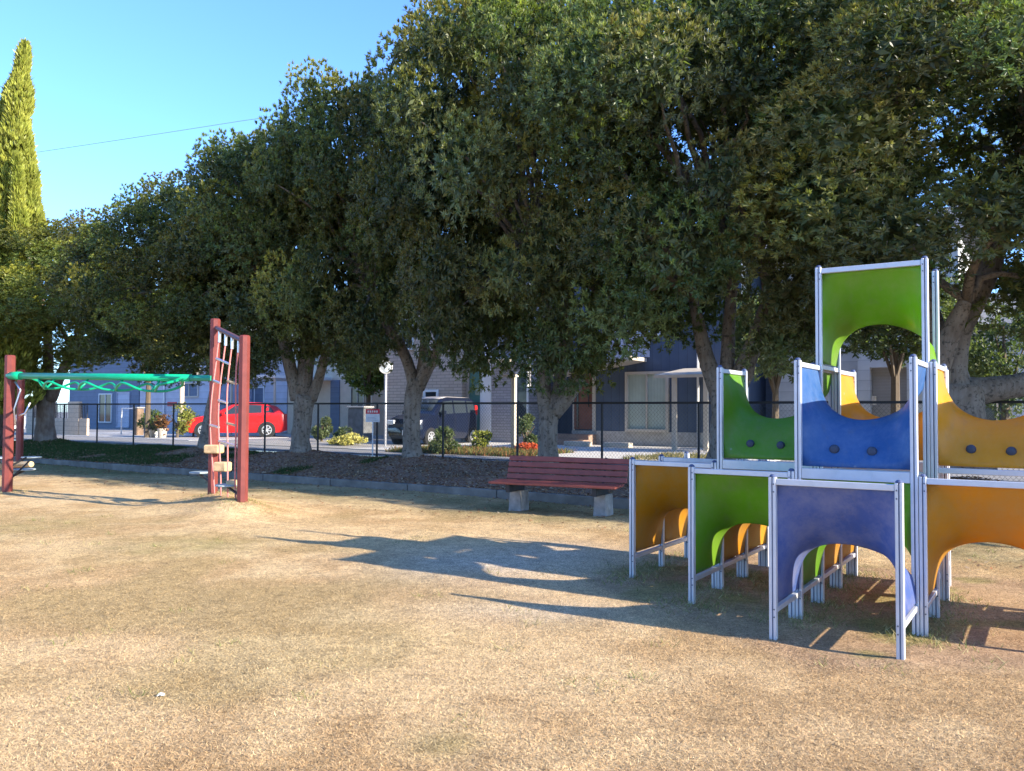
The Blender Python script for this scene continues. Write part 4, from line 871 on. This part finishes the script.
# ------------------------------------------------------------------ cars
def make_car(name,loc,ang,label,paint,L,Wd,st,belt,wheels,wr,glass_range,van=False):
    """st: list of (x, roof z, roof half width factor); x from nose (0) to tail (L); car runs along local +x from nose"""
    e=empty(name,loc,label,'car',ang); hw=Wd/2
    n=NT(name+'_paint'); n.col(paint).rough(.16 if paint[0]<.1 else .3); n.b.inputs['Coat Weight'].default_value=.08; pm=n.m
    xs=[s[0] for s in st]
    def interp(x,k):
        for a,b in zip(st,st[1:]):
            if a[0]<=x<=b[0]: g=(x-a[0])/(b[0]-a[0]); return a[k]*(1-g)+b[k]*g
        return st[-1][k]
    N=44; V=[]; Q=[]
    secs=[]
    for i in range(N+1):
        x=L*i/N; zr=interp(x,1); f=interp(x,2)
        end=min(1,(x+.02)/.28,(L-x+.02)/.22); pin=.86+.14*math.sin(min(1,max(0,end))*math.pi/2)
        zb=.20+.10*(1-min(1,min(x,L-x)/.3)); bz=min(belt(x),zr-.02)
        pts=[(hw*.90*pin,zb),(hw*.985*pin,zb+.12),(hw*pin,.55),(hw*.985*pin,bz-.06),(hw*.95*pin,bz),(hw*f*pin,zr-.05),(hw*f*.86*pin,zr),(0,zr+.015)]
        secs.append([(x,y,z) for y,z in pts]+[(x,-y,z) for y,z in pts[-2::-1]])
    k=len(secs[0])
    for s in secs: V+=s
    for i in range(N):
        for j in range(k-1): a=i*k+j; Q.append((a,a+1,a+k+1,a+k))
        Q.append((i*k+k-1,i*k,(i+1)*k,(i+1)*k+k-1))
    m=MB(); m.add(V,Q+[tuple(range(k)),tuple(range(N*k,(N+1)*k))]); b=m.build('body',pm,e,smooth=True)
    md=b.modifiers.new('es','EDGE_SPLIT'); md.split_angle=R(38)
    def surf(x,side,zf):   # point on greenhouse side between belt (0) and roof (1)
        zr=interp(x,1); f=interp(x,2); end=min(1,(x+.02)/.28,(L-x+.02)/.22); pin=.86+.14*math.sin(min(1,end)*math.pi/2); bz=min(belt(x),zr-.02)
        return (x,side*((hw*.95*(1-zf)+hw*f*zf)*pin+.006),bz+(zr-.05-bz)*zf)
    for side in (1,-1):
        for (a0,a1,c0,c1) in glass_range:
            vs=[surf(a0,side,.06),surf(a1,side,.06),surf(c1,side,.88),surf(c0,side,.88)]
            vs2=[(x,y-side*.012,z) for x,y,z in vs]; m=MB(); m.add(vs+vs2,[(0,1,2,3),(4,7,6,5),(0,4,5,1),(1,5,6,2),(2,6,7,3),(3,7,4,0)]); m.build('side_window',M['glass'],e)
    # windscreen and rear window
    def cross(x0,x1,nm):
        vs=[]
        for x in (x0,x1):
            zr=interp(x,1); f=interp(x,2)
            for y in (-hw*f*.84,-hw*f*.4,0,hw*f*.4,hw*f*.84): vs.append((x,y,zr+.012+.012*(1-abs(y)/hw)))
        m=MB(); m.add(vs,[(j,j+1,j+6,j+5) for j in range(4)]); o=m.build(nm,M['glass'],e,smooth=True); s=o.modifiers.new('s','SOLIDIFY'); s.thickness=.008
    cross(*van['ws'],'windscreen'); cross(*van['rw'],'rear_window')
    if van.get('roof'):
        vs=[]
        for x in (1.3,1.7,2.2,2.6,3.02):
            zr=interp(x,1); f=interp(x,2)
            for y in (-hw*f*.84,-hw*f*.4,0,hw*f*.4,hw*f*.84): vs.append((x,y,zr+.01+.012*(1-abs(y)/hw)))
        m=MB(); m.add(vs,[(i*5+j,i*5+j+1,i*5+j+6,i*5+j+5) for i in range(4) for j in range(4)]); o=m.build('roof_panel',plain('silver_roof_paint',(.42,.39,.37),.35,metal=.3),e,smooth=True); q_=o.modifiers.new('s','SOLIDIFY'); q_.thickness=.02
    for x in wheels:
        for side in (1,-1):
            y=side*(hw-.0)
            m=MB(); m.lathe([(wr*1.13,-.10*side),(wr*1.13,.004*side),(wr*1.02,.006*side)],24,(x,y,wr),'y'); m.build('wheel_arch',M['black'],b)
            m=MB(); m.lathe([(wr*.6,-.18*side),(wr*.93,-.18*side),(wr,-.15*side),(wr,-.01*side),(wr*.93,.012*side),(wr*.66,.014*side)],24,(x,y,wr),'y'); t=m.build('tyre',M['tyre'],e,smooth=False)
            m=MB(); m.lathe([(wr*.66,0),(wr*.66,.016*side),(wr*.56,.018*side),(wr*.52,-.0*side)],20,(x,y,wr),'y')
            for q in range(7):
                Mx=Matrix.Translation((x,y+.016*side,wr))@Matrix.Rotation(q*2*math.pi/7,4,'Y'); m.box(-.022,.022,-.006,.006,.02,wr*.6,Mx)
            m.lathe([(.05,0),(.05,.03*side)],10,(x,y,wr),'y'); m.build('rim',M['rim'],t)
    hl=plain('headlamp_glass',(.75,.78,.8),.1); rl=plain('tail_lamp',(.45,.02,.02),.2)
    for side in (1,-1):
        y=side*hw*.72
        m=MB(); m.cham(.0,.22,y-.16,y+.16,van['hz'],van['hz']+van['hh'],.02); m.build('headlight',hl,e)
        m=MB(); y2=side*hw*.84; m.cham(L-.16,L-.0,y2-.07,y2+.07,van['tz'],van['tz']+van['th'],.02); m.build('tail_light',rl,e)
        m=MB(); xm=van['mx']; m.cham(xm,xm+.12,side*(hw+.11)-.09,side*(hw+.11)+.09,belt(xm)+.0,belt(xm)+.15,.02); m.build('wing_mirror',pm,e)
        for xh in van['handles']: m=MB(); m.cham(xh,xh+.18,side*hw-.01,side*hw+.02,belt(xh)-.14,belt(xh)-.11,.004); m.build('door_handle',pm,e)
        m=MB()
        for xs_ in van['seams']: m.box(xs_-.005,xs_+.005,side*(hw+.001)-.003,side*(hw+.001)+.003,.3,belt(xs_)-.05)
        m.build('door_seams',M['black'],b)
    m=MB(); m.box(-.028,-.0,van.get('py',0)-.165,van.get('py',0)+.165,.34,.505); m.build('number_plate',M['white'],e)
    m=MB(); m.cham(-.018,.03,-hw*.55,hw*.55,van['gz'],van['gz']+.12,.005); m.build('grille',M['black'],e)
    m=MB(); m.cham(-.012,.03,-hw*.7,hw*.7,.22,.33,.005); m.build('lower_grille',M['black'],e)
    return e
# red hatchback: nose towards the left
dcar=35.0; nose=Vector(((188-512)/F*dcar-.0,dcar-.3,RZ)); hd=math.atan2(.30,1)
make_car('red_hatchback',nose,hd,'bright red hatchback parked in the carport behind the rope ladder',(.62,.012,.012),4.15,1.72,
   [(0,.62,.8),(.12,.74,.82),(.95,.95,.86),(1.2,1.0,.86),(1.95,1.42,.76),(2.4,1.49,.75),(3.2,1.46,.75),(3.75,1.30,.76),(4.05,1.0,.84),(4.15,.8,.88)],
   lambda x:.88+.045*x if x<3.6 else 1.04,(.8,3.32),.315,[(1.5,2.3,2.02,2.36),(2.38,3.1,2.44,3.1),(3.18,3.62,3.18,3.45)],
   dict(ws=(1.27,1.9),rw=(3.6,4.0),hz=.66,hh=.13,tz=.82,th=.18,mx=1.5,handles=(2.1,2.95),seams=(1.35,2.34,3.2),gz=.5,py=0))
# dark compact tall car
d=27.4; nose=Vector(((403.5-512)/F*d,d-.2,RZ)); hd=math.atan2(.835,.55)
make_car('dark_compact_car',nose,hd,'dark navy tall compact car with silver roof parked facing the park',(.008,.012,.028),3.3,1.48,
   [(0,.62,.86),(.06,.86,.88),(.6,1.02,.88),(.75,1.06,.88),(1.3,1.56,.82),(1.7,1.63,.82),(3.0,1.62,.82),(3.3,1.45,.84),(3.4,1.0,.92)],
   lambda x:.98+.03*x,(.6,2.95),.28,[(1.0,1.85,1.35,1.85),(1.93,2.6,1.93,2.6),(2.68,3.15,2.68,3.05)],
   dict(ws=(.85,1.26),rw=(3.04,3.27),hz=.68,hh=.16,tz=1.0,th=.36,mx=1.05,handles=(1.6,2.4),seams=(.95,1.89,2.68),gz=.6,py=-.18,roof=1))
# white car left edge
d=34.5; nose=Vector(((17.5-512)/F*d,d,RZ))
make_car('white_car',nose,math.atan2(-.1,-1),'white car cut off by the left edge behind the red post',(.75,.76,.78),4.2,1.7,
   [(0,.7,.8),(.12,.82,.82),(.95,1.02,.86),(1.2,1.06,.86),(1.9,1.5,.78),(2.4,1.58,.77),(3.5,1.56,.77),(4.0,1.3,.8),(4.2,.9,.88)],
   lambda x:.95+.03*x,(.8,3.35),.31,[(1.5,2.3,2.0,2.36),(2.4,3.1,2.46,3.1)],
   dict(ws=(1.27,1.85),rw=(3.7,3.95),hz=.7,hh=.14,tz=.9,th=.2,mx=1.5,handles=(2.1,2.95),seams=(1.35,2.36,3.2),gz=.52,py=0))

# ------------------------------------------------------------------ light, sky, camera
EL=R(22.7); AZ=R(30.3)
S=Vector((math.cos(EL)*math.cos(AZ),-math.cos(EL)*math.sin(AZ),math.sin(EL)))
ld=bpy.data.lights.new('sun','SUN'); ld.energy=3.6; ld.angle=R(.55); ld.color=(1.0,.90,.74)
lo=bpy.data.objects.new('sun',ld); COL.objects.link(lo); lo.rotation_euler=S.to_track_quat('Z','Y').to_euler()
wd=bpy.data.worlds.new('World'); sc.world=wd; wd.use_nodes=True; nt=wd.node_tree
sky=nt.nodes.new('ShaderNodeTexSky'); sky.sky_type='NISHITA'; sky.sun_disc=False; sky.sun_elevation=EL; sky.sun_rotation=math.atan2(S.x,S.y); sky.altitude=50; sky.air_density=1.0; sky.dust_density=.35; sky.ozone_density=2.0
tn=nt.nodes.new('ShaderNodeMix'); tn.data_type='RGBA'; tn.blend_type='MULTIPLY'; tn.inputs[0].default_value=1; tn.inputs[7].default_value=(.43,.62,.96,1)
nt.links.new(sky.outputs[0],tn.inputs[6]); nt.links.new(tn.outputs[2],nt.nodes['Background'].inputs[0]); nt.nodes['Background'].inputs[1].default_value=.15
cd=bpy.data.cameras.new('camera'); cam=bpy.data.objects.new('camera',cd); COL.objects.link(cam); sc.camera=cam
cd.sensor_width=36; cd.lens=36*F/1024; cd.clip_end=2000; cd.clip_start=.05
cam.location=(0,0,H); cam.rotation_euler=(Matrix.Rotation(R(90)+.032,4,'X')@Matrix.Rotation(.0046,4,'Z')).to_euler()
sc.view_settings.view_transform='Standard'; sc.view_settings.look='None'; sc.view_settings.gamma=1; sc.view_settings.exposure=1.82
sc.render.engine='CYCLES'; sc.cycles.max_bounces=6; sc.cycles.use_denoising=True
